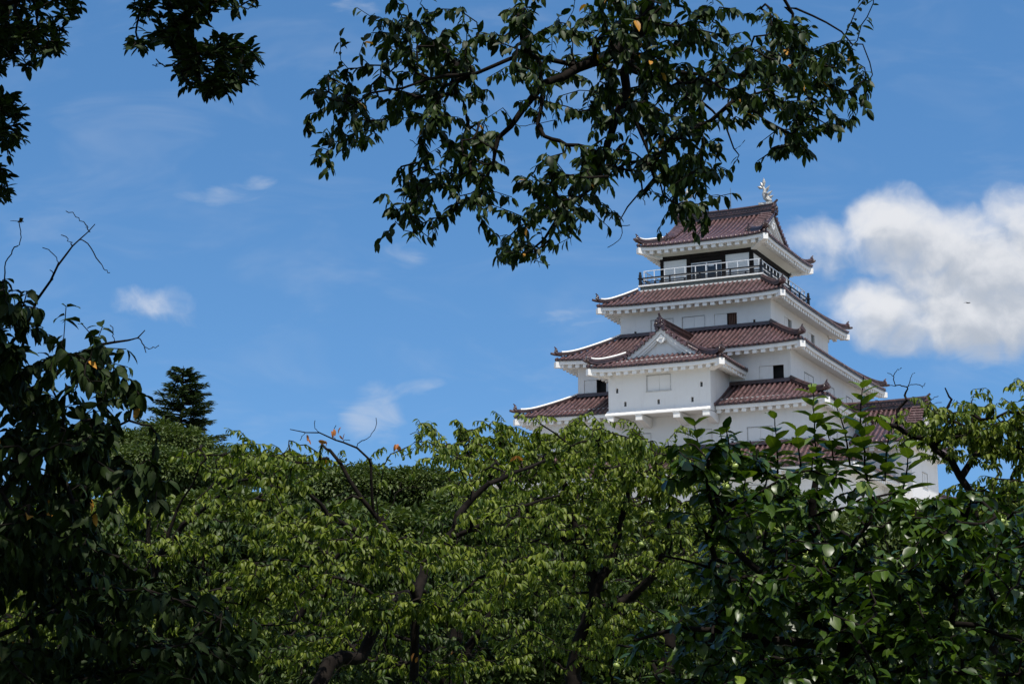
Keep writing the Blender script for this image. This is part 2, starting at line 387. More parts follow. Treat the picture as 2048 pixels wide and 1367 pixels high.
def skirt_roof(parent, ihw, ihd, zt, ohw, ohd, ze, lift, wall, k=.16, skip=None, top_ridge=True):
    """one hipped tier: tiled slopes between an inner and an outer rectangle, white eaves below"""
    wL_, wB_ = wall
    base, rows, tri, raf, sof = MB(), MB(), MB(), MB(), MB(); tops = []
    for side, f in SIDES.items():
        oL, oB, iL, iB = (ohw, ohd, ihw, ihd) if side in ('front', 'back') else (ohd, ohw, ihd, ihw)
        wL, wB = (wL_, wB_) if side in ('front', 'back') else (wB_, wL_)
        def zf(a, s, oL=oL, iL=iL):
            h = oL + (iL - oL) * s
            return ze + (zt - ze) * (s * (1 - k) + k * s * s) + lift * min(1, abs(a) / h) ** 5 * (1 - s) ** 1.5
        def P(a, s, oB=oB, iB=iB, zf=zf, f=f): return f(a, oB + (iB - oB) * s, zf(a, s))
        NA, NS = 30, 8
        base.grid([[P((oL + (iL - oL) * s / NS) * (-1 + 2 * i / NA), s / NS) for i in range(NA + 1)] for s in range(NS + 1)])
        n = int(2 * (oL - .12) / .345); rr = [-(oL - .14) + 2 * (oL - .14) * i / n for i in range(n + 1)]
        roof_rows(rows, P, rr, lambda a: 1.0 if abs(a) <= iL else (oL - abs(a)) / (oL - iL))
        tile_edge(base, side, oL, oB, zf)
        eave_trim(tri, raf, sof, side, oL, oB, wL, wB, zf, skip if side == 'front' else None)
        if top_ridge:
            mbp = [f(-iL, iB + .12, zt + .02), f(iL, iB + .12, zt + .02)]
            r4 = MB(); r4.sweep(mbp, [(-.12, -.05), (-.12, .16), (0, .22), (.12, .16), (.12, -.05)]); tops.append(r4)
    pieces = []
    for cx, cy in ((-1, -1), (1, -1), (1, 1), (-1, 1)):
        path = []
        for i in range(13):
            s = .02 + .98 * i / 12
            z = ze + (zt - ze) * (s * (1 - k) + k * s * s) + lift * (1 - s) ** 1.5 + .30 * max(0, 1 - s * 2.2) ** 3
            path.append((cx * (ohw + (ihw - ohw) * s), cy * (ohd + (ihd - ohd) * s), z + .02))
        rid, cap, hb = MB(), MB(), MB(); pieces.append((rid, cap, hb))
        if cx < 0:  # only the left hips carry a white cap
            rid.sweep(path, scaled(RIDGE_PROF, .95, .62)); cap.sweep([(p[0], p[1], p[2] + .20) for p in path[1:]], [(-.11, .0), (-.11, .05), (0, .11), (.11, .05), (.11, 0)])
        else: rid.sweep(path, RIDGE_PROF)
        ornament(rid, (path[0][0], path[0][1], path[0][2] + .08), (cx, cy), .62)
        rid.tube([(path[0][0] - cx * .3, path[0][1] - cy * .3, path[0][2] + .02), (path[0][0] + cx * .10, path[0][1] + cy * .10, path[0][2] + .05), (path[0][0] + cx * .28, path[0][1] + cy * .28, path[0][2] + .10)], [.1, .1, .085], 8)
        hip_beam(hb, cx, cy, ohw, ohd, wL_, wB_, ze + lift)
    ro = kobj(base, 'roof', M['pan'], parent)
    kobj(rows, 'tile_rows', M['row'], ro, smooth=True)
    if top_ridge:
        for r4 in tops: kobj(r4, 'top_ridge', M['tile'], ro)
    for rid, cap, hb in pieces:
        h_ = kobj(rid, 'hip_ridge', M['tile'], ro); kobj(hb, 'hip_rafter', M['trim'], ro)
        if cap.v: kobj(cap, 'white_ridge_cap', M['trim'], ro)
    kobj(tri, 'fascia', M['trim'], ro); kobj(raf, 'rafter_ends', M['trim'], ro, bevel=.012); kobj(sof, 'soffit', M['trim'], ro)
    return ro

def gable_roof(parent, c, axis, uE, uG, uB, vE, zprof, vG, lift, wall, both, cove=None, ridge_h=1.0, gname='gable', trim_mat='trim', skip_side=None, slope_ridge=True):
    """hip-and-gable roof. u runs along the ridge (axis 'x' or '-y'), v across. uE eave, uG gable plane, uB far end (used when not both)."""
    def Mx(u, v, z):
        return (c[0] + u, c[1] + v, z) if axis == 'x' else (c[0] + v, c[1] - u, z)
    base, rows, tri, raf, sof, rid, gab, ver = MB(), MB(), MB(), MB(), MB(), MB(), MB(), MB()
    wU, wV = wall; hips, slopes, verges, caps, joints = [], [], [], [], []
    ends = (1, -1) if both else (1,)
    def lf(u, v):
        if v < vG: return 0.0
        t = (v - vG) / (vE - vG); um = uG + (uE - uG) * t
        return lift * max(0.0, min(1, (u if not both else abs(u)) / um)) ** 6 * t ** 1.5 if (both or u > 0) else 0.0
    VO = .32      # verge overhang beyond the gable plane
    def umax(v): return uG + (VO if v < vG else 0) + ((uE - uG) * (v - vG) / (vE - vG) if v > vG else 0)
    ulo = lambda v: -umax(v) if both else uB
    NV = 14
    for sg in (-1, 1):
        vs = [vE * i / NV for i in range(NV + 1)]
        vs = sorted(set(vs + [vG - 1e-3, vG + 1e-3]))
        Pg = []
        for v in vs:
            a, b = ulo(v), umax(v); Pg.append([Mx(a + (b - a) * i / 24, sg * v, zprof(v) + lf(a + (b - a) * i / 24, v)) for i in range(25)])
        base.grid(Pg)
        # tile rows run across, placed along u
        lo, hi = ulo(vE) + .14, uE - .14; n = int((hi - lo) / .345)
        for i in range(n + 1):
            u = lo + (hi - lo) * i / n; au = abs(u) if both else u
            v1 = 0.12 if au <= uG - .1 else vG + (vE - vG) * (au - uG) / (uE - uG)
            if vE - v1 < .1: continue
            K = max(2, int(11 * (vE - v1) / vE)); ring = []
            for k in range(K + 1):
                v = vE + (v1 - vE) * k / K; p = np.array(Mx(u, sg * v, zprof(v) + lf(u, v))); la = np.array(Mx(1, 0, 0)) - np.array(Mx(0, 0, 0))
                ring.append([p + la * (.088 * math.cos(t)) + np.array([0, 0, .1 * math.sin(t) + .005]) for t in (0, .6, 1.2, 1.94, 2.54, math.pi)])
            rows.grid(ring)
            p = np.array(Mx(u, sg * vE, zprof(vE) + lf(u, vE) + .03)); q = np.array(Mx(u, sg * (vE + .05), zprof(vE) + lf(u, vE) + .025)); rows.tube([p, q], .105, 8)
    for e in ends:                                            # the skirt below each gable
        Pg = []
        for k in range(7):
            s = k / 6; v = vE + (vG - vE) * s; u = uE + (uG - uE) * s
            Pg.append([Mx(e * u, v * (-1 + 2 * i / 20), zprof(v) + lift * abs(-1 + 2 * i / 20) ** 6 * (1 - s) ** 1.5) for i in range(21)])
        base.grid(Pg)
        def P(a, s):
            v = vE + (vG - vE) * s; return Mx(e * (uE + (uG - uE) * s), a, zprof(v) + lift * min(1, abs(a) / v) ** 6 * (1 - s) ** 1.5)
        n = int(2 * (vE - .14) / .345)
        roof_rows(rows, P, [-(vE - .14) + 2 * (vE - .14) * i / n for i in range(n + 1)], lambda a: 1.0 if abs(a) <= vG else (vE - abs(a)) / (vE - vG))
    # eaves: ends then long sides
    for e in ends:
        side_map = {('x', 1): 'right', ('x', -1): 'left', ('-y', 1): 'front'}[(axis, e)]
        zf = lambda a, s: zprof(vE) + lift * min(1, abs(a) / vE) ** 6
        for mbx in ((tri, raf, sof),):
            t0, t1, t2 = MB(), MB(), MB(); eave_trim(t0, t1, t2, side_map, vE, uE, wV, wU, zf, cove=cove)
            tb = MB(); tile_edge(tb, side_map, vE, uE, zf)
            for src, dst in ((t0, tri), (t1, raf), (t2, sof), (tb, base)):
                dst.add([(p[0] + c[0], p[1] + c[1], p[2]) for p in src.v], src.f)
    for sg in (-1, 1):
        side_map = {('x', -1): 'front', ('x', 1): 'back', ('-y', -1): 'left', ('-y', 1): 'right'}[(axis, sg)]
        U0 = uE if both else (uE - uB) / 2; uc = 0 if both else (uE + uB) / 2
        def zf(a, s):
            if both: return zprof(vE) + lift * min(1, abs(a) / uE) ** 6
            f_ = {'left': 1, 'right': -1}[side_map]; u = uc + f_ * a
            return zprof(vE) + lift * max(0, min(1, u / uE)) ** 6
        t0, t1, t2, tb = MB(), MB(), MB(), MB()
        eave_trim(t0, t1, t2, side_map, U0, vE, U0 - (uE - wU), wV, zf, cove=cove); tile_edge(tb, side_map, U0, vE, zf)
        off = Mx(uc, 0, 0)
        for src, dst in ((t0, tri), (t1, raf), (t2, sof), (tb, base)):
            dst.add([(p[0] + off[0], p[1] + off[1], p[2]) for p in src.v], src.f)
    # main ridge with layered sides
    rz = zprof(0)
    hi = uG + VO + .05; lo = -hi if both else uB
    H = .62 * ridge_h
    prof = [(-.24, -.1), (-.24, .12), (-.30, .13), (-.30, .18), (-.20, .19)]
    prof += [(-.20, H - .16), (-.27, H - .15), (-.27, H - .09), (-.14, H - .08), (-.10, H), (0, H + .05)]
    prof = [(a, b) for a, b in prof] + [(-a, b) for a, b in reversed(prof[:-1])]
    rid.sweep([Mx(lo + (hi - lo) * i / 8, 0, rz + (.0 if not both else .10 * (abs(-1 + 2 * i / 8)) ** 3)) for i in range(9)], prof)
    nb = int((hi - lo) / .24)
    for i in range(nb):
        u = lo + .12 + (hi - lo - .24) * i / max(1, nb - 1)
        for sg in (-1, 1): rid.tube([Mx(u, sg * .15, rz + H * .52), Mx(u, sg * .25, rz + H * .52)], .075, 6)
    for e in ends: ornament(rid, Mx(e * (hi + .02), 0, rz + .02), tuple(np.array(Mx(e, 0, 0)) - np.array(Mx(0, 0, 0)))[:2], 1.12 * ridge_h)
    # hips, slope ridges, verges and gable faces
    for e in ends:
        for sg in (-1, 1):
            path = []
            for i in range(11):
                s = .02 + .98 * i / 10; v = vE + (vG - vE) * s; u = uE + (uG - uE) * s
                path.append(Mx(e * u, sg * v, zprof(v) + lift * (1 - s) ** 1.5 + .28 * max(0, 1 - s * 2.0) ** 3 + .02))
            main_rid = rid; rid = MB(); hips.append(rid)
            rid.sweep(path, RIDGE_PROF)
            d = np.array(path[0]) - np.array(path[3]); ornament(rid, (path[0][0], path[0][1], path[0][2] + .06), d[:2], .62)
            if (axis == 'x' and e < 0) or (axis != 'x' and sg < 0): caps.append([(p[0], p[1], p[2] + .33) for p in path[1:]])
            d = d / np.linalg.norm(d); p0 = np.array(path[0]); rid.tube([p0 - d * .3, p0 + d * .14 + np.array([0, 0, .05]), p0 + d * .3 + np.array([0, 0, .12])], [.1, .1, .08], 8)
            rid = MB(); slopes.append(rid)
            vend = vG * .97; path = [Mx(e * (uG - .30), sg * v, zprof(v) + .04) for v in (vend - .9, vend - .45, vend)]
            rid.sweep(path, scaled(RIDGE_PROF, 1.0, .8)); d = np.array(path[-1]) - np.array(path[-2]); ornament(rid, path[-1], d[:2], .7)
            rid = main_rid; ver = MB(); verges.append(ver); jm = MB(); joints.append(jm)
            nv = int((vG - 1.2) / .33)
            for i in range(nv + 1):
                v = .25 + (vG - 1.2) * i / nv; z = zprof(v) + .08
                ver.tube([Mx(e * (uG - .62), sg * v, z + .02), Mx(e * (uG + VO + .08), sg * v, z)], .115, 7)
                ver.tube([Mx(e * (uG + VO), sg * v, z - .03), Mx(e * (uG + VO + .10), sg * v, z - .03)], .13, 8)
            nt_ = int(vG / .24)
            for i in range(nt_ + 1):
                v = .2 + (vG - .1) * i / nt_; z = zprof(v) - .06; ver.tube([Mx(e * (uG + VO - .04), sg * v, z), Mx(e * (uG + VO + .09), sg * v, z)], .10, 8)
        # bargeboard, inner moulding, back wall, pendant
        NB = 16
        def band(z_off0, z_off1, u0, u1, vlim, flare=.0):
            for sg in (-1, 1):
                o, i_, o2, i2 = [], [], [], []
                for k in range(NB + 1):
                    v = vlim * k / NB; zo = zprof(v) - z_off0; zi = zprof(v) - z_off1 - flare * (k / NB)
                    o.append(Mx(e * u1, sg * v, zo)); i_.append(Mx(e * u1, sg * v, zi)); o2.append(Mx(e * u0, sg * v, zo)); i2.append(Mx(e * u0, sg * v, zi))
                gab.grid([o2, o, i_, i2])
        band(.06, .42, uG - .2, uG + .22, vG - .02, .05)
        band(.42, .60, uG - .2, uG + .12, vG - .1, .05)
        band(.60, .72, uG - .2, uG + .04, vG - .2, .05)
        zb = zprof(vG) - .05
        gab.add([Mx(e * (uG - .12), v, z) for v, z in [(-vG, zb)] + [(-vG + 2 * vG * i / 24, max(zb, zprof(abs(-vG + 2 * vG * i / 24)) - .3)) for i in range(25)] + [(vG, zb)]], [tuple(range(27))])
        pw = .62 * min(1.0, vG / 3.5); zt_ = rz - .55
        pend = [(0, -1.05), (.12, -.86), (.30, -.92), (.40, -.74), (.62, -.72), (.74, -.52), (.50, -.48), (.46, -.30), (.26, -.26), (.18, 0)]
        pend = pend + [(-a, b) for a, b in reversed(pend[1:])]
        ud = np.array(Mx(e, 0, 0)) - np.array(Mx(0, 0, 0)); vd = np.array(Mx(0, 1, 0)) - np.array(Mx(0, 0, 0))
        gab.extrude([(a * pw, b * pw * 1.25) for a, b in pend], Mx(e * (uG + .08), 0, zt_), vd, (0, 0, 1), ud * .16)
        for sx in (-1, 0, 1):
            q = np.array(Mx(e * (uG + .24), sx * .2 * pw, zt_ - .5 * pw)); gab.tube([q, q + ud * .08], .09 * pw, 8)
    ro = kobj(base, 'roof', M['pan'], parent)
    kobj(rows, 'tile_rows', M['row'], ro, smooth=True); kobj(rid, 'ridge', M['tile'], ro)
    for q in hips: kobj(q, 'hip_ridge', M['tile'], ro)
    for q in slopes: kobj(q, 'slope_ridge', M['tile'], ro)
    for q in caps:
        cm = MB(); cm.sweep(q, [(-.11, .0), (-.11, .05), (0, .11), (.11, .05), (.11, 0)]); kobj(cm, 'white_ridge_cap', M['trim'], ro)
    for q in verges: kobj(q, 'verge_tiles', M['row'], ro)
    kobj(tri, 'fascia', M[trim_mat], ro); kobj(raf, 'rafter_ends', M[trim_mat], ro, bevel=.012); kobj(sof, 'soffit', M['warm_bounce' if cove else 'trim'], ro)
    kobj(gab, gname, M['trim'], ro)
    for e in ends:
        for sg in (-1, 1):
            hb = MB()
            p1 = np.array(Mx(e * (uE - .03), sg * (vE - .03), zprof(vE) + lift - .36)); p0 = np.array(Mx(e * wU, sg * wV, (zprof(vE) - .30) if cove is None else cove + .1))
            d = p1 - p0; d[2] = 0; d /= np.linalg.norm(d); a = np.array([-d[1], d[0], 0]); Z = np.array([0, 0, 1.]); w = .19
            hb.hexa([p0 - a * w - Z * .25, p1 - a * w - Z * .24, p1 + a * w - Z * .24, p0 + a * w - Z * .25], [p0 - a * w + Z * .1, p1 - a * w + Z * .17, p1 + a * w + Z * .17, p0 + a * w + Z * .1])
            kobj(hb, 'hip_rafter', M['trim'], ro)
    return ro

def face_map(side, hw, hd, c=(0, 0)):
    if side == 'front': return lambda u, z, o: (c[0] + u, c[1] - hd - o, z)
    if side == 'right': return lambda u, z, o: (c[0] + hw + o, c[1] + u, z)
    if side == 'back': return lambda u, z, o: (c[0] - u, c[1] + hd + o, z)
    return lambda u, z, o: (c[0] - hw - o, c[1] - u, z)

def wall_face(mb, f, u0, u1, z0, z1, holes=(), depth=.3):
    us = sorted({u0, u1} | {h[0] for h in holes} | {h[1] for h in holes}); zs = sorted({z0, z1} | {h[2] for h in holes} | {h[3] for h in holes})
    for i in range(len(us) - 1):
        for j in range(len(zs) - 1):
            um, zm = (us[i] + us[i + 1]) / 2, (zs[j] + zs[j + 1]) / 2
            if any(h[0] < um < h[1] and h[2] < zm < h[3] for h in holes): continue
            mb.quad(f(us[i], zs[j], 0), f(us[i + 1], zs[j], 0), f(us[i + 1], zs[j + 1], 0), f(us[i], zs[j + 1], 0))
    for a, b, c, d in holes:
        D = -depth
        for (p, q) in (((a, c), (b, c)), ((b, c), (b, d)), ((b, d), (a, d)), ((a, d), (a, c))):
            mb.quad(f(p[0], p[1], 0), f(q[0], q[1], 0), f(q[0], q[1], D), f(p[0], p[1], D))

def fbox(mb, f, a, b, c, d, o0, o1):
    mb.hexa([f(a, c, o0), f(b, c, o0), f(b, c, o1), f(a, c, o1)], [f(a, d, o0), f(b, d, o0), f(b, d, o1), f(a, d, o1)])

def window(parent, f, h, kind):
    a, b, c, d = h; m = (a + b) / 2; fr = MB(); t = .035
    fbox(fr, f, a, b, d - t, d, -.10, .035); fbox(fr, f, a - .04, b + .04, c - .03, c + .05, -.10, .06); fbox(fr, f, a, a + t, c + .05, d - t, -.10, .03); fbox(fr, f, b - t, b, c + .05, d - t, -.10, .03)
    w = kobj(fr, 'window', M['seam'] if kind == 'closed' else M['trim'], parent)
    g = .016
    if kind == 'closed':
        s1 = MB(); fbox(s1, f, a + t + g, m + .04, c + .05 + g, d - t - g, -.08, -.03); kobj(s1, 'shutter', M['plaster'], w)
        s2 = MB(); fbox(s2, f, m + .06, b - t - g, c + .05 + g, d - t - g, -.10, -.015); kobj(s2, 'shutter', M['plaster'], w)
        bk = MB(); fbox(bk, f, a, b, c, d, -.29, -.12); kobj(bk, 'recess', M['recess'], w)
    else:
        s1 = MB(); fbox(s1, f, a + t + g, m + .08, c + .05 + g, d - t - g, -.09, -.02); kobj(s1, 'shutter', M['plaster'], w)
        bk = MB(); fbox(bk, f, a, b, c, d, -.6, -.55); fbox(bk, f, a, a + .02, c, d, -.55, -.30); fbox(bk, f, b - .02, b, c, d, -.55, -.30); fbox(bk, f, a + .02, b - .02, c, c + .02, -.55, -.30); fbox(bk, f, a + .02, b - .02, d - .02, d, -.55, -.30)
        kobj(bk, 'recess', M['recess'], w)
        if kind == 'barred':
            lt = MB(); n = 5
            for i in range(n):
                u = m + .12 + (b - m - .2) * (i + .3) / n; fbox(lt, f, u, u + .075, c + .05, d - t, -.26, -.16)
            kobj(lt, 'lattice', M['brown'], w)
    return w
def loophole(parent, f, h):
    a, b, c, d = h; mb = MB(); fbox(mb, f, a, b, c, d, -.33, -.29); fbox(mb, f, a + .7 * (b - a), b, c, d, -.29, -.12); return kobj(mb, 'loophole', M['recess'], parent)

def storey(hw, hd, z0, z1, holes, mat='plaster'):
    """holes: {side: [(u0,u1,z0,z1,kind)]}"""
    mb = MB()
    for side in SIDES:
        f = face_map(side, hw, hd); L = hw if side in ('front', 'back') else hd
        wall_face(mb, f, -L, L, z0, z1, [h[:4] for h in holes.get(side, [])])
    w = kobj(mb, 'wall', M[mat])
    for side, hs in holes.items():
        f = face_map(side, hw, hd)
        for h in hs:
            if h[4] == 'loop': loophole(keep, f, h[:4])
            else: window(keep, f, h[:4], h[4])
    return w

# stone base and lowest storeys
mb = MB()
bt = [(-12.4, -14.7, 9.4), (12.4, -14.7, 9.4), (12.4, 14.7, 9.4), (-12.4, 14.7, 9.4)]; bm = [(-13.8, -16.2, 4.5), (13.8, -16.2, 4.5), (13.8, 16.2, 4.5), (-13.8, 16.2, 4.5)]; bb = [(-16.5, -19, -1.7), (16.5, -19, -1.7), (16.5, 19, -1.7), (-16.5, 19, -1.7)]
mb.grid([bb + bb[:1], bm + bm[:1], bt + bt[:1]]); mb.quad(*bt)
kobj(mb, 'stone_base', M['stone'])
storey(12.0, 14.3, 9.4, 13.7, {'front': [(-7.5, -5.8, 11.2, 12.3, 'closed'), (-1, .7, 11.2, 12.3, 'closed'), (5.4, 7.1, 11.2, 12.3, 'closed')]})
skirt_roof(keep, 9.965, 12.489, 15.05, 13.1, 15.5, 13.25, .17, (12.0, 14.3))
storey(9.965, 12.489, 15.0, 18.2, {'front': [(-7.2, -5.5, 15.2, 16.3, 'closed'), (-3.0, -1.3, 15.2, 16.3, 'closed'), (1.24, 2.94, 15.2, 16.3, 'closed'), (5.3, 7.0, 15.15, 16.25, 'closed'), (8.22, 8.40, 15.1, 15.42, 'loop'), (4.2, 4.38, 15.1, 15.42, 'loop')],
                                 'right': [(-9.6, -7.9, 15.2, 16.3, 'closed'), (-6.6, -6.4, 15.15, 15.5, 'loop')]})
skirt_roof(keep, 7.611, 10.018, 19.48, 10.915, 13.439, 17.72, .17, (9.965, 12.489), skip=(-3.72, 3.5))
storey(7.611, 10.018, 19.4, 22.3, {'front': [(-7.18, -5.45, 19.58, 20.67, 'open'), (5.44, 7.17, 19.55, 20.65, 'open')],
                                 'right': [(-6.9, -4.7, 19.6, 20.62, 'closed'), (-1.2, .6, 19.6, 20.62, 'closed'), (3.9, 5.7, 19.6, 20.62, 'closed')]})
skirt_roof(keep, 5.516, 7.214, 24.0, 8.83, 11.237, 21.89, .17, (7.611, 10.018))
storey(5.516, 7.214, 23.95, 26.5, {'front': [(-3.24, -1.54, 24.02, 25.1, 'closed'), (-.91, .79, 24.02, 25.1, 'closed'), (1.44, 3.14, 24.02, 25.1, 'barred'), (4.24, 4.41, 24.12, 24.45, 'loop'), (-4.48, -4.31, 24.06, 24.38, 'loop')],
                                 'right': [(-4.05, -2.35, 24.2, 25.2, 'open'), (1.75, 3.45, 24.2, 25.2, 'open'), (-5.9, -5.74, 24.2, 24.5, 'loop')]})
skirt_roof(keep, 4.66, 6.0, 27.50, 6.797, 8.495, 26.06, .17, (5.516, 7.214), top_ridge=False)

# bay standing out of the left face
BW = MB(); bx0, bx1, byf = -3.66, 3.44, 14.07
fF = lambda u, z, o: (u, -byf - o, z)
bay_holes = [(-.97, .73, 18.76, 19.86, 'closed'), (-3.13, -2.96, 18.83, 19.15, 'loop'), (-2.56, -2.39, 17.9, 18.22, 'loop'), (-.23, -.06, 17.9, 18.22, 'loop'), (2.10, 2.27, 17.88, 18.2, 'loop'), (2.74, 2.91, 18.83, 19.15, 'loop')]
wall_face(BW, fF, bx0, bx1, 17.30, 20.95, [h[:4] for h in bay_holes])
BW.quad((bx1, -byf, 17.30), (bx1, -9.9, 17.30), (bx1, -9.9, 20.95), (bx1, -byf, 20.95)); BW.quad((bx0, -9.9, 17.30), (bx0, -byf, 17.30), (bx0, -byf, 20.95), (bx0, -9.9, 20.95))
BW.quad((bx0, -byf, 17.30), (bx1, -byf, 17.30), (bx1, -12.4, 17.30), (bx0, -12.4, 17.30))
bay = kobj(BW, 'bay', M['plaster'])
for h in bay_holes:
    (loophole if h[4] == 'loop' else lambda p, f, q: window(p, f, q, h[4]))(bay, fF, h[:4])
lg = MB()
lg.sweep([(bx0 - .08, -byf, 17.26), (bx1 + .08, -byf, 17.26)], [(.004, 0), (.44, 0), (.44, .09), (.03, .40), (.004, .40)])
kobj(lg, 'ledge', M['trim'], bay)
for x in (-3.38, -1.37, 1.24, 3.24):
    cb = MB(); prof = [(0, 17.25), (0, 16.86), (.45, 16.84), (.9, 16.78), (1.3, 16.66), (1.6, 16.60), (1.94, 16.60), (1.94, 17.25)]
    cb.extrude([(a, z) for a, z in prof], (x - .22, -byf - .48, 0), (0, 1, 0), (0, 0, 1), (.44, 0, 0)); kobj(cb, 'corbel', M['trim'], bay, bevel=.03)
    cc = MB(); cc.box(x - .25, x + .25, -byf - .52, -byf - .445, 17.20, 17.30); kobj(cc, 'corbel_cap', M['seam'], bay)
gable_roof(keep, (-.02, 0.0), '-y', 15.27, 13.5, 7.3, 4.70, lambda v: 23.12 - .903 * v + .069 * v * v, 2.62, .17, (byf, 3.57), False, ridge_h=.9)

# top storey, balcony and hip-and-gable roof
W5 = (3.461, 4.457); ZD = 28.0
core = MB(); core.box(-3.2, 3.2, -4.2, 4.2, ZD - .6, 30.3); kobj(core, 'inner_wall', M['recess'])
tf = MB(); pn = []
for side in SIDES:
    hw, hd = W5; f = face_map(side, hw, hd); L = hw if side in ('front', 'back') else hd
    fbox(tf, f, -L, L, 29.95, 30.30, -.12, .05 if side in ('front', 'back') else .046); fbox(tf, f, -L, L, ZD, ZD + .10, -.12, .03 if side in ('front', 'back') else .026)
    ps = ((-L, -L + .24), (-L + 2.0 * L / 3.46, -L + 2.3 * L / 3.46), (L - 2.3 * L / 3.46, L - 2.0 * L / 3.46), (L - .24, L))
    for a, b in ps: fbox(tf, f, a, b, ZD + .10, 29.95, -.12, .02 if side in ('front', 'back') else .016)
    for a, b in ((ps[0][1], ps[1][0]), (ps[2][1], ps[3][0])):
        q = MB(); fbox(q, f, a, b, ZD + .1, 29.95, -.10, -.03); pn.append(q)
    a, b = ps[1][1], ps[2][0]
    gl = MB(); fbox(gl, f, a, b, ZD + .1, 29.6, -.2, -.16); g = kobj(gl, 'glass_door', M['glass'])
    fr = MB()
    for x in (a + .02, (a + b) / 2, b - .02): fbox(fr, f, x - .05, x + .05, ZD + .1, 29.6, -.16, -.10)
    fbox(fr, f, a, b, 29.55, 29.62, -.155, -.09); kobj(fr, 'door_frame', M['white_metal'] if side == 'front' else M['dark'], g)
    hd_ = MB(); fbox(hd_, f, a, b, 29.62, 29.95, -.14, -.06); kobj(hd_, 'lintel', M['dark'], g)
    if side == 'front':
        nb = MB(); fbox(nb, f, (a + b) / 2 + .14, (a + b) / 2 + .55, 29.28, 29.38, -.15, -.12); kobj(nb, 'notice', M['white_metal'], g)
kobj(tf, 'timber_frame', M['dark'])
for q in pn: kobj(q, 'wall_panel', M['trim'])
bl = MB(); bl.box(-4.62, 4.62, -5.97, 5.97, ZD - .10, ZD); bal = kobj(bl, 'balcony', M['trim'])
bf = MB(); bf.box(-4.50, 4.50, -5.85, 5.85, ZD - .38, ZD - .103); kobj(bf, 'balcony_fascia', M['deck'], bal)
bs = MB(); bs.box(-4.60, 4.60, -5.95, 5.95, ZD - .47, ZD - .383); kobj(bs, 'balcony_sill', M['trim'], bal)
bd = MB(); bd.box(-4.5, 4.5, -5.85, 5.85, ZD + .003, ZD + .02); kobj(bd, 'deck_boards', M['deck'], bal)
bk = MB(); RX, RY = 4.5, 5.85
for cx in (-1, 1):
    for cy in (-1, 1):
        x, y = cx * RX, cy * RY; bk.box(x - .09, x + .09, y - .09, y + .09, ZD + .02, ZD + .80)
        bk.tube([(x, y, ZD + .80), (x, y, ZD + .84), (x, y, ZD + .90), (x, y, ZD + .97), (x, y, ZD + 1.02)], [.10, .07, .10, .085, .02], 10)
for zz, r_ in ((.52, .055), (.24, .04), (.10, .04)):
    for s in (-1, 1):
        bk.tube([(-RX - (.18 if zz > .5 else 0), s * RY, ZD + zz), (RX + (.18 if zz > .5 else 0), s * RY, ZD + zz)], r_, 8)
        bk.tube([(s * RX, -RY - (.18 if zz > .5 else 0), ZD + zz), (s * RX, RY + (.18 if zz > .5 else 0), ZD + zz)], r_, 8)
for i in range(1, 8):
    x = -RX + 2 * RX * i / 8
    for s in (-1, 1): bk.box(x - .05, x + .05, s * RY - .06, s * RY + .06, ZD + .02, ZD + (.50 if i % 2 == 0 else .26))
for i in range(1, 10):
    y = -RY + 2 * RY * i / 10
    for s in (-1, 1): bk.box(s * RX - .06, s * RX + .06, y - .05, y + .05, ZD + .02, ZD + (.50 if i % 2 == 0 else .26))
kobj(bk, 'black_railing', M['black'], bal)
wr = MB(); GX, GY = 4.32, 5.62
for zz in (1.08, .52):
    for s in (-1, 1):
        wr.box(-GX, GX, s * GY - .025, s * GY + .025, ZD + zz - .025, ZD + zz + .025); wr.box(s * GX - .025, s * GX + .025, -GY + .026, GY - .026, ZD + zz - .023, ZD + zz + .023)
for i in range(12):
    x = -GX + .03 + 2 * (GX - .03) * i / 11
    for s in (-1, 1): wr.box(x - .028, x + .028, s * GY - .02, s * GY + .02, ZD + .02, ZD + 1.06)
for i in range(1, 14):
    y = -GY + 2 * GY * i / 14
    for s in (-1, 1): wr.box(s * GX - .02, s * GX + .02, y - .028, y + .028, ZD + .02, ZD + 1.06)
kobj(wr, 'white_guard_rail', M['white_metal'], bal)
gable_roof(keep, (.09, 0), 'x', 4.827, 3.38, 0, 5.823, lambda v: 33.90 - .705 * v + .031 * v * v, 4.35, .18, W5, True, cove=30.25, ridge_h=1.05)
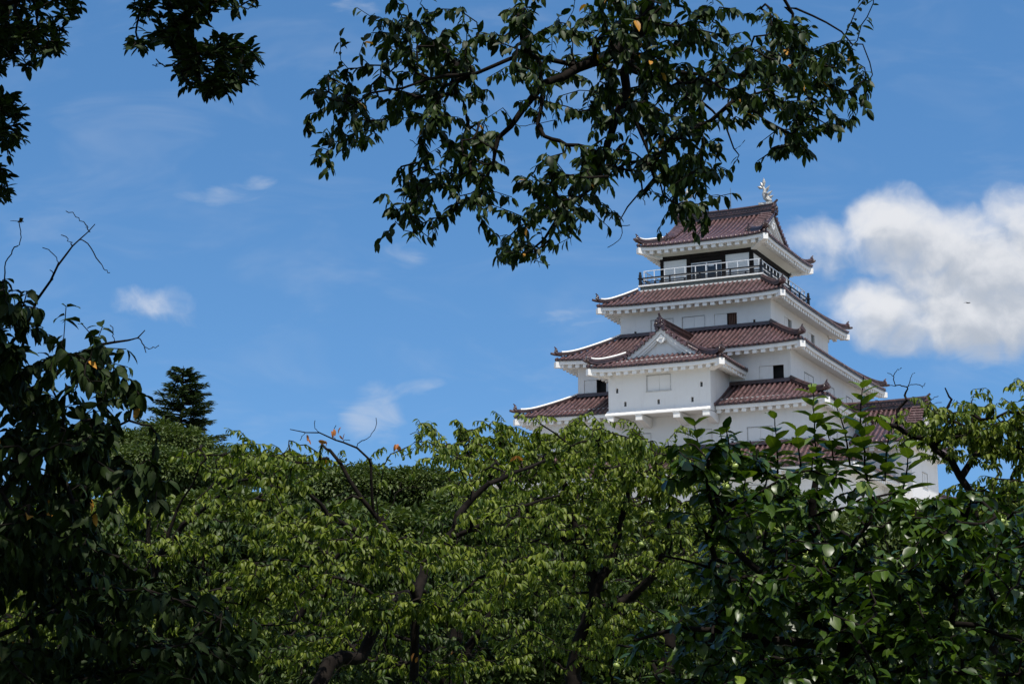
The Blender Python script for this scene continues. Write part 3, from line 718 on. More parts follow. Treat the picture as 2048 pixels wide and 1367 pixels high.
# fish ornaments on the ridge ends and a lightning rod
for s in (-1, 1):
    fx = 3.1 * s + .09; z0 = 34.62; mb = MB()
    mb.sweep([(fx - .5, 0, z0 - .06), (fx + .5, 0, z0 - .06)], [(-.22, 0), (-.2, .16), (0, .22), (.2, .16), (.22, 0)])
    pts = [(fx + s * .42, 0, z0 + .16), (fx + s * .22, 0, z0 + .28), (fx + s * .02, 0, z0 + .48), (fx - s * .08, 0, z0 + .78), (fx - s * .05, 0, z0 + 1.08), (fx - s * .16, 0, z0 + 1.34)]
    mb.tube(pts, [.13, .21, .22, .18, .12, .06], 10)
    for (dx, dz, w_) in ((-.62, 1.42, .10), (-.10, 2.05, .10), (-.36, 1.72, .08)):    # tail blades
        a = np.array([fx - s * .10, 0, z0 + 1.18]); b = np.array([fx + s * dx, 0, z0 + dz]); n_ = np.array([b[2] - a[2], 0, a[0] - b[0]]); n_ /= np.linalg.norm(n_); m_ = a * .45 + b * .55
        for yy in (-1, 1): mb.add([a, m_ + n_ * .14, b, m_ - n_ * .14, m_ + np.array([0, yy * w_, 0])], [(0, 1, 4), (1, 2, 4), (2, 3, 4), (3, 0, 4)])
    for (ax, az, dx, dz) in ((.16, .62, .62, .98), (.06, .86, .42, 1.42), (.26, .40, .72, .60)):   # back fins
        a = np.array([fx + s * (ax - .12), 0, z0 + az]); b = np.array([fx + s * dx * .9, 0, z0 + dz]); n_ = np.array([b[2] - a[2], 0, a[0] - b[0]]); n_ /= np.linalg.norm(n_); m_ = a * .5 + b * .5
        for yy in (-1, 1): mb.add([a - n_ * .1, m_ + n_ * .12, b, m_ - n_ * .12, a + n_ * .1, m_ + np.array([0, yy * .07, 0])], [(0, 3, 5), (3, 2, 5), (2, 1, 5), (1, 4, 5), (4, 0, 5)])
    for yy in (-1, 1):
        mb.add([(fx + s * .1, yy * .18, z0 + .42), (fx + s * .35, yy * .5, z0 + .62), (fx + s * .0, yy * .42, z0 + .78), (fx, yy * .16, z0 + .6)], [(0, 1, 2, 3)])
    kobj(mb, 'fish_ornament', M['silver'], smooth=False)
lr = MB(); lr.tube([(.5, 0, 34.4), (.5, 0, 36.2)], [.03, .015], 6); kobj(lr, 'lightning_rod', M['deck'])

# ------------------------------------------------------------------ lower wing at the keep's right side
WING = tag(empty('castle_wing', (KEEP_XY[0], KEEP_XY[1], 0), KEEP_RZ), 'lower white wing with a red tiled hip and gable roof beside the keep', 'building')
mb = MB()
for side in ('front', 'right', 'back'):
    f = face_map(side, 5.9, 4.1, (8.0, 0)); L = 5.9 if side != 'right' else 4.1
    wall_face(mb, f, -L, L, 8.0, 15.9, [(-1.0, .6, 13.2, 14.2)] if side == 'right' else [(3.4, 4.8, 13.3, 14.2)] if side == 'front' else [])
kobj(mb, 'wall', M['plaster'], WING)
window(WING, face_map('right', 5.9, 4.1, (8.0, 0)), (-1.0, .6, 13.2, 14.2), 'closed'); window(WING, face_map('front', 5.9, 4.1, (8.0, 0)), (3.4, 4.8, 13.3, 14.2), 'closed')
gable_roof(WING, (8.0, 0), 'x', 6.75, 5.9, 0, 5.0, lambda v: 18.80 - .72 * v + .026 * v * v, 3.9, .15, (5.9, 4.1), True, ridge_h=.95)
mb = MB(); mb.hexa([(9, -7, -1.7), (17, -7, -1.7), (17, 7, -1.7), (9, 7, -1.7)], [(11, -4.3, 8), (14.1, -4.3, 8), (14.1, 4.3, 8), (11, 4.3, 8)]); kobj(mb, 'stone_base', M['stone'], WING)

# ------------------------------------------------------------------ ground
gm = mat_simple('grass_ground', (.05, .07, .025), .9, .4, .6, .3)
mb = MB(); NG = 24
mb.grid([[(-900 + 1800 * i / NG, -300 + 2300 * j / NG, 0.0) for i in range(NG + 1)] for j in range(NG + 1)])
tag(mb.build('ground', gm), 'flat grassy ground under the trees', 'ground', kind='structure')
mb = MB(); mb.grid([[(-160 + 400 * i / 8, 62 + 260 * j / 8, 0.006) for i in range(9)] for j in range(9)])
tag(mb.build('gravel_court', mat_simple('pale_gravel', (.42, .39, .34), .9, .15, 2.0, .3)), 'pale gravel court around the keep', 'court', kind='structure')
# ------------------------------------------------------------------ trees: skeletons grown through volumes, every leaf a folded blade
def mat_leaf(name, c0, c1, rough=.45, spec=.5, trans=.25, autumn=(.45, .10, .03), back=1.35):
    m, nt, p = mat_new(name)
    at = nt.add('ShaderNodeAttribute', attribute_name='tint'); sp = nt.add('ShaderNodeSeparateColor'); nt.l.new(at.outputs['Color'], sp.inputs[0])
    c = nt.mix(sp.outputs[0], c0 + (1,), c1 + (1,))
    c = nt.mix(sp.outputs[1], c, autumn + (1,))
    c = nt.mix(nt.sstep(sp.outputs[2], .0, .16, .45, 0.0), c, nt.mix(1.0, c, (2.0, 1.9, 1.6, 1), 'MULTIPLY'))
    geo = nt.add('ShaderNodeNewGeometry')
    cb = nt.mix(geo.outputs['Backfacing'], c, nt.mix(1.0, c, (back, back * .98, back * 1.05, 1), 'MULTIPLY'))
    nt.l.new(cb, p.inputs['Base Color']); p.inputs['Roughness'].default_value = rough; p.inputs['Specular IOR Level'].default_value = spec
    tr = nt.add('ShaderNodeBsdfTranslucent'); nt.l.new(nt.mix(1.0, c, (1.25, 1.35, .55, 1), 'MULTIPLY'), tr.inputs[0])
    mx = nt.add('ShaderNodeMixShader'); mx.inputs[0].default_value = trans
    out = m.node_tree.nodes['Material Output']; nt.l.new(p.outputs[0], mx.inputs[1]); nt.l.new(tr.outputs[0], mx.inputs[2]); nt.l.new(mx.outputs[0], out.inputs[0])
    return m
BARK = mat_simple('dark_bark', (.012, .0095, .008), .9, .45, 9, .6, spec=.1)
BARK_GREY = mat_simple('grey_bark', (.085, .075, .062), .85, .45, 9, .6)
LM = dict(
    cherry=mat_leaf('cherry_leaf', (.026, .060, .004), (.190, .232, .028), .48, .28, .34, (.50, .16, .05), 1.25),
    shade=mat_leaf('cherry_leaf_shaded', (.007, .018, .003), (.024, .042, .007), .6, .16, .09, (.50, .24, .03), 1.2),  # canopy shade put into the leaf colour
    bough=mat_leaf('cherry_leaf_bough', (.008, .020, .003), (.036, .061, .009), .5, .25, .20, (.50, .24, .03), 1.2),  # hanging boughs: leaf colour darkened for shade, a little less strongly
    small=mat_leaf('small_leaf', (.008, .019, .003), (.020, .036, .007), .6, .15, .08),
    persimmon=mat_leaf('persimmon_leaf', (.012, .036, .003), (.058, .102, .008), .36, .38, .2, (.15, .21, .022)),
    deep=mat_leaf('cherry_leaf_deep_shade', (.010, .026, .003), (.050, .078, .010), .5, .22, .2, (.45, .2, .03), 1.2),  # trees behind: shade of the nearer crowns painted into the leaf colour
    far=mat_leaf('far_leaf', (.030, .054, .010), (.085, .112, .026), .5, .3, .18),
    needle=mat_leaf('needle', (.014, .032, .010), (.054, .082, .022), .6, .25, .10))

def norm(a): return a / (np.linalg.norm(a, axis=-1, keepdims=True) + 1e-9)

def leaf_mesh(name, pos, dr, nr, L, W, tint, arch, fold, mat, parent):
    N = len(pos)
    dr = norm(dr); side = norm(np.cross(dr, nr)); nr = np.cross(side, dr)
    st = np.array([0.04, .22, .50, .78, 1.0]); wd = np.array([0, .40, .5, .32, 0])
    tv, sv = [], []
    idx = []
    for k, (t, w_) in enumerate(zip(st, wd)):
        if w_ == 0: idx.append([len(tv)]); tv.append(t); sv.append(0.0)
        else:
            idx.append([len(tv), len(tv) + 1, len(tv) + 2]); tv += [t, t, t]; sv += [-w_, 0.0, w_]
    tv = np.array(tv); sv = np.array(sv); nv = len(tv)
    fs = []
    b0 = idx[0][0]; fs += [(b0, idx[1][1], idx[1][0]), (b0, idx[1][2], idx[1][1])]
    for k in (1, 2):
        a, b = idx[k], idx[k + 1]
        fs += [(a[0], a[1], b[1], b[0]), (a[1], a[2], b[2], b[1])]
    tp = idx[4][0]; fs += [(idx[3][0], idx[3][1], tp), (idx[3][1], idx[3][2], tp)]
    L = L[:, None, None]; W = W[:, None, None]
    T = tv[None, :, None]; S_ = sv[None, :, None]
    P = pos[:, None, :] + dr[:, None, :] * L * (T - .25 * arch[:, None, None] * T ** 3) + side[:, None, :] * W * S_ + nr[:, None, :] * (-arch[:, None, None] * L * T * T * .8 + fold[:, None, None] * W * np.abs(S_))
    V = P.reshape(-1, 3)
    off = (np.arange(N) * nv)
    tri = np.array([f for f in fs if len(f) == 3]); qd = np.array([f for f in fs if len(f) == 4])
    lt = (off[:, None, None] + tri[None]).reshape(-1, 3); lq = (off[:, None, None] + qd[None]).reshape(-1, 4)
    loops = np.concatenate([lt.ravel(), lq.ravel()]).astype(np.int32)
    tot = np.concatenate([np.full(len(lt), 3), np.full(len(lq), 4)]).astype(np.int32); start = np.concatenate([[0], np.cumsum(tot)[:-1]]).astype(np.int32)
    me = bpy.data.meshes.new(name); me.vertices.add(len(V)); me.vertices.foreach_set('co', V.astype(np.float32).ravel())
    me.loops.add(len(loops)); me.loops.foreach_set('vertex_index', loops)
    me.polygons.add(len(tot)); me.polygons.foreach_set('loop_start', start); me.polygons.foreach_set('loop_total', tot)
    me.polygons.foreach_set('use_smooth', np.ones(len(tot), bool)); me.update(calc_edges=True)
    at = me.color_attributes.new('tint', 'FLOAT_COLOR', 'POINT')
    C = np.ones((N, nv, 4), np.float32); C[:, :, 0] = tint[:, 0, None]; C[:, :, 1] = tint[:, 1, None]; C[:, :, 2] = np.abs(sv)[None, :] / .4
    at.data.foreach_set('color', C.ravel())
    me.materials.append(mat)
    o = bpy.data.objects.new(name, me); COL.objects.link(o); o.parent = parent
    o.matrix_parent_inverse = parent.matrix_world.inverted() if False else o.matrix_parent_inverse
    o.location = tuple(-c for c in parent.location)
    return o

def in_poly(x, y, poly):
    c = np.zeros(len(x), bool); n = len(poly)
    for i in range(n):
        x0, y0 = poly[i]; x1, y1 = poly[(i + 1) % n]
        if y0 == y1: continue
        c ^= ((y0 > y) != (y1 > y)) & (x < (x1 - x0) * (y - y0) / (y1 - y0) + x0)
    return c
def sample_poly(rng, poly, n, d0, d1, clump=0, pad=(.26, .26, .07)):
    """n points seen inside the outline between two distances; clump > 0 gathers them into flat sprays of about that many"""
    xs = [p[0] for p in poly]; ys = [p[1] for p in poly]; out = []; m = n if not clump else max(3, n // clump)
    while len(out) < m:
        x = rng.uniform(min(xs), max(xs), 4 * m); y = rng.uniform(min(ys), max(ys), 4 * m)
        ok = in_poly(x, y, poly)
        for a, b in zip(x[ok], y[ok]): out.append(U(a, b, rng.uniform(d0, d1)))
    out = np.array(out[:m])
    if clump: out = out[rng.integers(0, m, n)] + rng.normal(0, 1, (n, 3)) * np.array(pad)
    return out
def smooth_path(pts, step, rng, wob):
    pts = np.array(pts, float); out = []
    P = np.vstack([2 * pts[0] - pts[1], pts, 2 * pts[-1] - pts[-2]])
    for i in range(1, len(P) - 2):
        m = max(2, int(np.linalg.norm(P[i + 1] - P[i]) / step))
        for k in range(m):
            t = k / m
            out.append(.5 * ((2 * P[i]) + (-P[i - 1] + P[i + 1]) * t + (2 * P[i - 1] - 5 * P[i] + 4 * P[i + 1] - P[i + 2]) * t * t + (-P[i - 1] + 3 * P[i] - 3 * P[i + 1] + P[i + 2]) * t ** 3))
    out.append(pts[-1]); out = np.array(out)
    out[1:-1] += rng.normal(0, wob, (len(out) - 2, 3))
    return out

class Tree:
    def __init__(self, name, label, cat, base, seed, group=None):
        self.root = tag(empty(name, tuple(base)), label, cat, group); self.base = np.array(base, float)
        self.rng = np.random.default_rng(seed); self.pos = []; self.par = []; self.rmin = []; self.tips = []; self.flag = {}
        self.lp = []; self.ld = []; self.ln = []; self.ls = []; self.twigs = []
    def limb(self, pts, r0, r1, attach=True, step=.12, wob=.012):
        p = smooth_path(pts, step, self.rng, wob); pa = -1
        if self.pos and attach: pa = int(np.argmin(((np.array(self.pos) - p[0]) ** 2).sum(1)))
        for i, q in enumerate(p):
            self.pos.append(q); self.par.append(pa); self.rmin.append(r0 + (r1 - r0) * i / (len(p) - 1)); pa = len(self.pos) - 1
        return pa
    def grow(self, targets, bow=.12, sag=.1, nodes=5, bare=False, jit=.012, maxd=None):
        tg = np.array(targets); n0 = len(self.pos); P = np.zeros((n0 + len(tg) * (nodes + 7), 3)); P[:n0] = np.array(self.pos); m = n0
        d = np.concatenate([((P[None, :n0] - c[:, None]) ** 2).sum(2).min(1) for c in np.array_split(tg, max(1, len(tg) // 100))]); order = np.argsort(d)
        for k in order:
            t = tg[k]; v = P[:m] - t; dist = np.sqrt(np.einsum('ij,ij->i', v, v))
            j = int(np.argmin(dist + .25 * np.maximum(0, v[:, 2]))); p0 = P[j].copy(); L = dist[j]      # prefer growing upward or outward
            if L < .02 or (maxd and L > maxd): continue
            pj = self.par[j]; pd = norm(p0 - P[pj]) if pj >= 0 else np.array([0, 0, 1.])
            ctrl = p0 + pd * L * .35 + self.rng.normal(0, bow * L, 3) + (t - p0) * .25 + np.array([0, 0, sag * L])
            n = max(6, nodes) if bare else max(2, min(nodes, int(L / .06))); pa = j; path = [p0]
            for i in range(1, n + 1):
                s = i / n; q = (1 - s) ** 2 * p0 + 2 * s * (1 - s) * ctrl + s * s * t
                if i < n: q = q + self.rng.normal(0, jit, 3)
                P[m] = q; m += 1; self.pos.append(q); self.par.append(pa); self.rmin.append(0.0); pa = m - 1; path.append(q)
            self.tips.append(pa)
            if not bare: self.twigs.append(np.array(path))
    def leaf_twigs(self, per=9, span=.34, droop=.6, spread=.75, L=(.075, .11), wl=.42, rnd=.3, upn=.8, bunch=0, tipn=2, arch=(.1, .5), twigs=None):
        rng = self.rng
        for path in (twigs if twigs is not None else self.twigs):
            seg = np.linalg.norm(np.diff(path, axis=0), axis=1); cum = np.concatenate([[0], np.cumsum(seg)]); tot = cum[-1]
            s0 = max(0, tot - span); n = max(3, int(per * rng.uniform(.7, 1.3)))
            sg = rng.choice([-1, 1])
            for i in range(n + tipn):
                s = s0 + (tot - s0) * min(1, (i + rng.uniform(0, .9)) / n) if i < n else tot
                k = min(len(path) - 2, int(np.searchsorted(cum, s) - 1)); k = max(k, 0)
                f = (s - cum[k]) / (seg[k] + 1e-9); p = path[k] * (1 - f) + path[k + 1] * f
                td = norm(path[k + 1] - path[k]); lat = np.cross(td, [0, 0, 1.]); lat = norm(lat) if np.linalg.norm(lat) > .15 else norm(rng.normal(0, 1, 3)); sg = -sg
                d = td * .5 + lat * sg * spread + rng.normal(0, rnd, 3) + np.array([0, 0, -droop])
                if i >= n: d = td * .9 + rng.normal(0, rnd, 3) + np.array([0, 0, -droop])
                d = norm(d); nr = np.array([0, 0, upn]) + lat * sg * .35 + rng.normal(0, .28, 3)
                self.lp.append(p); self.ld.append(d); self.ln.append(nr); self.ls.append(rng.uniform(*L) * (1.0 if rng.random() > .12 else .6))
        self.wl = wl; self.arch = arch
    def finish(self, mat, bark=BARK, twig_r=.0022, k=.40, rmax=.014, autumn=.004, wl=.42, arch=(.1, .5), fold=(.15, .5), crown=True, sides=7):
        n = len(self.pos); pos = np.array(self.pos); cnt = np.zeros(n)
        for t in self.tips: cnt[t] += 1
        for i in range(n - 1, -1, -1):
            if self.par[i] >= 0: cnt[self.par[i]] += cnt[i]
        rm = np.array(self.rmin); r = np.where(rm > 0, rm, np.minimum(rmax, twig_r * np.maximum(cnt, 1) ** k))
        par = np.array(self.par); e = np.where(par >= 0)[0]; a = pos[par[e]]; b = pos[e]
        ra = np.minimum(r[par[e]], np.maximum(r[e] * 1.25, self_or(self.rmin, par[e]))); rb = r[e]
        d = norm(b - a); inc = np.zeros((n, 3)); inc[e] = d; run = np.zeros(n, bool); run[e] = par[e] == e - 1
        nd = inc.copy(); c_ = np.where(run)[0]; nd[c_ - 1] = norm(inc[c_ - 1] + inc[c_])      # joints share one ring along a run
        da = np.where(run[e][:, None], nd[par[e]], d); db = nd[e]; ra = np.where(run[e], r[par[e]], ra)
        S = sides; ang = np.linspace(0, 2 * np.pi, S, endpoint=False); H = norm(np.array([[.83, -.31, .46]]))
        def rings(v):
            u = norm(np.cross(v, H)); w = np.cross(v, u); return np.cos(ang)[None, :, None] * u[:, None, :] + np.sin(ang)[None, :, None] * w[:, None, :]
        A = a[:, None, :] + rings(da) * ra[:, None, None]; B = b[:, None, :] + rings(db) * rb[:, None, None]
        V = np.concatenate([A, B], 1).reshape(-1, 3); o = np.arange(len(e)) * 2 * S; kk = np.arange(S); k2 = (kk + 1) % S
        F = np.stack([kk, k2, k2 + S, kk + S], 1); F = (o[:, None, None] + F[None]).reshape(-1, 4)
        me = bpy.data.meshes.new('trunk'); me.vertices.add(len(V)); me.vertices.foreach_set('co', (V - self.base).astype(np.float32).ravel())
        me.loops.add(F.size); me.loops.foreach_set('vertex_index', F.ravel().astype(np.int32)); me.polygons.add(len(F))
        me.polygons.foreach_set('loop_start', (np.arange(len(F)) * 4).astype(np.int32)); me.polygons.foreach_set('loop_total', np.full(len(F), 4, np.int32))
        me.polygons.foreach_set('use_smooth', np.ones(len(F), bool)); me.update(calc_edges=True); me.materials.append(bark)
        ob = bpy.data.objects.new('trunk', me); COL.objects.link(ob); ob.parent = self.root
        if crown and self.lp:
            N = len(self.lp); rng = self.rng; L = np.array(self.ls); tint = np.stack([np.clip(rng.normal(.5, .28, N), 0, 1), (rng.random(N) < autumn) * rng.uniform(.6, 1, N)], 1)
            for q, val in self.flag.items(): tint[q, 1] = val
            leaf_mesh('crown', np.array(self.lp), np.array(self.ld), np.array(self.ln), L, L * wl * rng.uniform(.85, 1.15, N), tint, rng.uniform(*arch, N), rng.uniform(*fold, N), mat, self.root)
        return self.root
def self_or(rmin, idx): return np.array(rmin)[idx]
def Up(seq): return [U(*p) for p in seq]

# 1 the cherry whose branches hang into the top of the picture; its crown also shades the place we stand
t = Tree('cherry_tree', 'near cherry tree hanging dark leafy branches across the top above the keep', 'tree', (2.6, 3.2, 0), 11)
t.limb([(2.6, 3.2, -.1), (2.5, 3.3, 1.5), (2.3, 3.7, 3.2), (1.9, 4.8, 4.6), (1.35, 6.8, 5.6)] , .17, .10, wob=.01)
t.limb([(1.35, 6.8, 5.6)] + Up([(1310, -120, 8.6), (1290, 0, 8.8), (1275, 80, 8.9), (1255, 150, 9.0), (1235, 230, 9.0), (1200, 320, 9.0), (1180, 370, 9.05), (1110, 440, 9.1), (1050, 510, 9.1)]), .064, .005)
t.limb(Up([(1283, 60, 8.9), (1215, 108, 8.8), (1150, 130, 8.8), (1090, 170, 8.7), (1045, 220, 8.7), (1000, 275, 8.7), (985, 330, 8.7), (960, 400, 8.7)]), .034, .004)
t.limb(Up([(1150, 130, 8.8), (1050, 110, 8.6), (950, 140, 8.5), (850, 160, 8.4), (740, 190, 8.4), (680, 240, 8.4)]), .014, .003)
t.limb(Up([(1262, 140, 9), (1330, 145, 9.2), (1430, 150, 9.4), (1520, 160, 9.5)]), .016, .004)
t.limb(Up([(1340, 145, 9.2), (1400, 200, 9.2), (1450, 260, 9.2), (1478, 310, 9.2)]), .010, .003)
t.limb(Up([(1250, 200, 9.0), (1290, 300, 9.0), (1280, 380, 9.0), (1240, 440, 9.0)]), .010, .003)
t.limb([(1.35, 6.8, 5.6), (1.9, 7.6, 5.9)] + Up([(1545, -120, 9.4), (1565, 0, 9.5), (1585, 70, 9.5), (1592, 140, 9.5), (1600, 200, 9.5)]), .028, .004)
t.limb(Up([(1570, 15, 9.5), (1620, 30, 9.5), (1680, 62, 9.5), (1725, 100, 9.5), (1745, 150, 9.5)]), .007, .003)
t.limb([(1.9, 4.8, 4.6), (.9, 4.6, 6.3), (-.6, 4.9, 7.0), (-2.4, 5.4, 7.2), (-4.5, 5.8, 7.1)], .09, .02)
t.limb([(2.3, 3.7, 3.2), (2.9, 5.0, 5.6), (3.2, 6.4, 7.0), (3.5, 8.0, 7.3)], .08, .02)
t.limb([(.9, 4.6, 6.3), (.4, 3.0, 7.2), (-1.2, 1.8, 7.6), (-3, 1.2, 7.6)], .06, .02)
t.limb([(-.6, 4.9, 7.0), (-.4, 6.5, 7.2), (-.5, 8.0, 7.2)], .05, .015)
r_ = t.rng
OV = [([(770, 0), (1290, -10), (1260, 110), (1100, 150), (950, 195), (860, 235), (760, 225), (680, 225), (660, 190), (730, 140), (745, 70)], 150),
      ([(650, 195), (770, 215), (740, 275), (700, 280), (650, 285), (640, 240)], 15), ([(650, 280), (672, 300), (640, 325), (625, 325)], 5),
      ([(800, 240), (985, 215), (985, 330), (960, 395), (915, 395), (850, 390), (812, 445), (800, 430), (800, 365), (880, 320), (905, 280), (830, 265)], 62), ([(800, 400), (840, 400), (815, 470), (805, 470)], 8),
      ([(1200, 120), (1330, 160), (1330, 260), (1300, 350), (1260, 390), (1205, 370), (1165, 300), (1135, 270)], 60), ([(1130, 190), (1230, 230), (1170, 360), (1090, 340), (1120, 280)], 18),
      ([(1040, 390), (1100, 330), (1190, 330), (1200, 400), (1130, 460), (1060, 450)], 30), ([(1010, 460), (1060, 460), (1045, 520), (1015, 530)], 7), ([(1180, 440), (1210, 400), (1215, 450), (1190, 470)], 4),
      ([(1290, -10), (1560, 30), (1565, 150), (1530, 190), (1480, 270), (1420, 310), (1340, 320), (1310, 200)], 130), ([(1335, 320), (1400, 320), (1435, 360), (1385, 400), (1360, 420)], 20), ([(1352, 385), (1395, 385), (1390, 445), (1360, 445)], 12), ([(1575, 270), (1610, 240), (1600, 315), (1578, 325)], 9), ([(1015, 470), (1050, 470), (1040, 510), (1015, 515)], 9), ([(1440, 330), (1460, 330), (1455, 370)], 2),
      ([(1560, 30), (1640, 45), (1690, 110), (1690, 180), (1640, 220), (1600, 290), (1580, 300), (1555, 250), (1500, 240), (1530, 120)], 62), ([(1665, 215), (1705, 205), (1710, 240), (1670, 230)], 6), ([(1695, 105), (1725, 150), (1720, 175), (1680, 140)], 5), ([(1690, -25), (1760, -25), (1760, -5), (1690, -2)], 3), ([(1020, 225), (1050, 225), (1050, 238), (1030, 236)], 2)]
for poly, n in OV: t.grow(sample_poly(r_, poly, int(n * 1.75), 8.2, 9.7, 4, (.065, .15, .05)), sag=.12, bow=.16)
near = list(t.twigs)
t.leaf_twigs(per=8, span=.28, droop=.9, L=(.048, .084), rnd=.34)
# bare twigs
t.grow(np.array(Up([(990, 420, 9), (965, 430, 9), (1290, 410, 9), (1260, 450, 9), (1215, 495, 9), (1490, 280, 9.2), (1100, 530, 9.1), (820, 280, 8.6), (1110, 240, 8.9), (1170, 420, 9.0), (1450, 395, 9.3)])), bare=True, nodes=6, bow=.14, jit=.004)
n_px = len(t.twigs)
box = []
while len(box) < 1500:
    x, y, z = r_.uniform(-8, 5.5), r_.uniform(-6, 8.6), r_.uniform(6.3, 8.2)
    if x > .2 and y > 4.6 + r_.uniform(-.3, .5): continue
    if abs(x) < 2.2 and y > 8.0 and z < 6.6: continue
    box.append((x, y, z))
t.grow(np.array(box), nodes=4)
t.leaf_twigs(per=26, span=.8, droop=.35, L=(.14, .2), rnd=.5, twigs=t.twigs[n_px:])
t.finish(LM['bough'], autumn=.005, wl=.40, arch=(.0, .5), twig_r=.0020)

# 2 the small-leaved tree in the top left corner
t = Tree('zelkova_tree', 'small leaved tree reaching into the upper left corner as dark silhouettes', 'tree', (-4.6, 4.0, 0), 12)
t.limb([(-4.6, 4, -.1), (-4.5, 4.2, 2.2), (-4.1, 5.0, 4.0), (-3.4, 6.6, 5.6)], .16, .10)
t.limb([(-3.4, 6.6, 5.6), (-2.4, 7.8, 6.0)] + Up([(360, -90, 9.0), (372, 0, 9.0), (382, 60, 9.0), (395, 115, 9.0), (430, 150, 9.0)]), .05, .006)
t.limb([(-3.4, 6.6, 5.6)] + Up([(-20, -60, 8.6), (30, 20, 8.8), (60, 80, 8.8)]), .03, .008)
t.limb([(-3.4, 6.6, 5.6)] + Up([(-80, 60, 8.4), (-30, 200, 8.6), (-10, 300, 8.6), (-5, 380, 8.6)]), .03, .006)
r_ = t.rng
for poly, n in [([(-60, -40), (165, -40), (160, 40), (130, 90), (100, 120), (50, 140), (-60, 145)], 130), ([(-60, 185), (25, 185), (50, 230), (55, 280), (25, 310), (-60, 310)], 52), ([(-60, 330), (5, 335), (15, 370), (8, 405), (-60, 420)], 22),
                ([(270, -20), (530, -20), (500, 15), (440, 30), (420, 45), (370, 50), (370, 75), (310, 60), (275, 30)], 62), ([(250, 85), (290, 70), (290, 100), (250, 100)], 8), ([(300, 70), (370, 75), (350, 100), (320, 90)], 8), ([(350, 80), (420, 75), (500, 75), (515, 120), (500, 180), (420, 205), (385, 185), (350, 160), (345, 125)], 88)]:
    t.grow(sample_poly(r_, poly, int(n * 1.2), 8.5, 9.4), sag=.02)
t.grow(np.array(Up([(312, 118, 9), (305, 130, 9)])), bare=True)
t.leaf_twigs(per=9, span=.22, droop=.12, spread=.9, L=(.05, .078), rnd=.4, upn=.9)
n_px = len(t.twigs)
t.limb([(-4.5, 4.2, 2.2), (-5.4, 6.5, 3.2), (-5.6, 9.0, 4.0)], .07, .02); t.limb([(-4.5, 4.2, 2.2), (-5.0, 2.0, 3.6), (-5.0, -1.0, 4.4)], .07, .02)
t.grow(np.stack([r_.uniform(-7.5, -4.1, 700), r_.uniform(-3, 11, 700), r_.uniform(1.2, 7.6, 700)], 1), nodes=4)  # extra crown out of view, added to shade the dark left cherry
t.leaf_twigs(per=24, span=.8, droop=.3, L=(.13, .19), rnd=.5, twigs=t.twigs[n_px:])
t.finish(LM['small'], autumn=0, wl=.42, arch=(0, .25), twig_r=.003)

# 3 the dark cherry on the left
t = Tree('cherry_tree', 'dark shaded cherry tree with large leaves filling the left edge', 'tree', (-2.9, 6.3, 0), 13)
t.limb([(-2.9, 6.3, -.1), (-2.75, 6.4, 1.2), (-2.4, 6.5, 2.0), (-2.1, 6.5, 2.8)], .12, .06)
t.limb([(-2.1, 6.5, 2.8)] + Up([(20, 760, 6.5), (55, 650, 6.5), (100, 560, 6.5), (130, 510, 6.5), (160, 480, 6.5), (190, 448, 6.5)]), .008, .0016, wob=.003)
t.limb([(-2.4, 6.5, 2.0)] + Up([(60, 900, 6.4), (170, 870, 6.3), (260, 850, 6.2), (300, 850, 6.2)]), .014, .003, wob=.006)
t.limb([(-2.1, 6.5, 2.8)] + Up([(60, 780, 6.6), (140, 720, 6.6), (200, 690, 6.6), (250, 680, 6.6), (290, 660, 6.6)]), .012, .002, wob=.004)
t.limb([(-2.75, 6.4, 1.2)] + Up([(40, 1250, 6.3), (180, 1180, 6.2), (300, 1180, 6.1), (430, 1230, 6.1)]), .016, .004, wob=.006)
t.limb([(-2.75, 6.4, 1.2)] + Up([(60, 1400, 6.2), (250, 1340, 6.1), (400, 1340, 6.1)]), .016, .004, wob=.006)
r_ = t.rng
for poly, n in [([(-60, 590), (50, 575), (110, 610), (150, 650), (190, 700), (170, 745), (80, 745), (-60, 740)], 78), ([(215, 740), (245, 740), (250, 780), (225, 780)], 9), ([(170, 690), (230, 700), (230, 730), (180, 730)], 9),
                ([(-60, 770), (80, 780), (180, 800), (270, 815), (310, 850), (200, 850), (190, 880), (-60, 890)], 80), ([(-60, 890), (200, 880), (270, 930), (310, 965), (270, 985), (190, 1000), (150, 990), (-60, 1010)], 110), ([(60, 1010), (150, 1000), (200, 1040), (190, 1090), (-60, 1130), (-40, 1100)], 75),
                ([(-60, 1110), (150, 1090), (250, 1085), (280, 1130), (250, 1180), (130, 1200), (-60, 1190)], 100), ([(130, 1190), (300, 1160), (430, 1200), (490, 1260), (480, 1400), (120, 1400)], 210), ([(-60, 1270), (130, 1280), (130, 1400), (-60, 1400)], 90), ([(130, 1200), (420, 1230), (440, 1400), (110, 1400)], 90)]:
    t.grow(sample_poly(r_, poly, int(n * 1.25), 5.8, 7.2, 6, (.055, .16, .035)), sag=.06)
t.leaf_twigs(per=8, span=.22, droop=.65, L=(.045, .084), rnd=.38, upn=.9)
t.grow(np.array(Up([(132, 422, 6.5), (172, 450, 6.5), (85, 495, 6.5), (122, 470, 6.5), (220, 545, 6.5), (200, 525, 6.5), (38, 445, 6.3), (35, 492, 6.3), (95, 548, 6.4), (100, 540, 6.4), (318, 690, 6.6), (292, 705, 6.6), (298, 662, 6.6), (220, 650, 6.6), (10, 545, 6.4)])), bare=True, nodes=7, bow=.08, sag=-.05, jit=.003)
t.finish(LM['shade'], autumn=.004, wl=.42, arch=(.15, .8), fold=(.2, .6), twig_r=.0017)

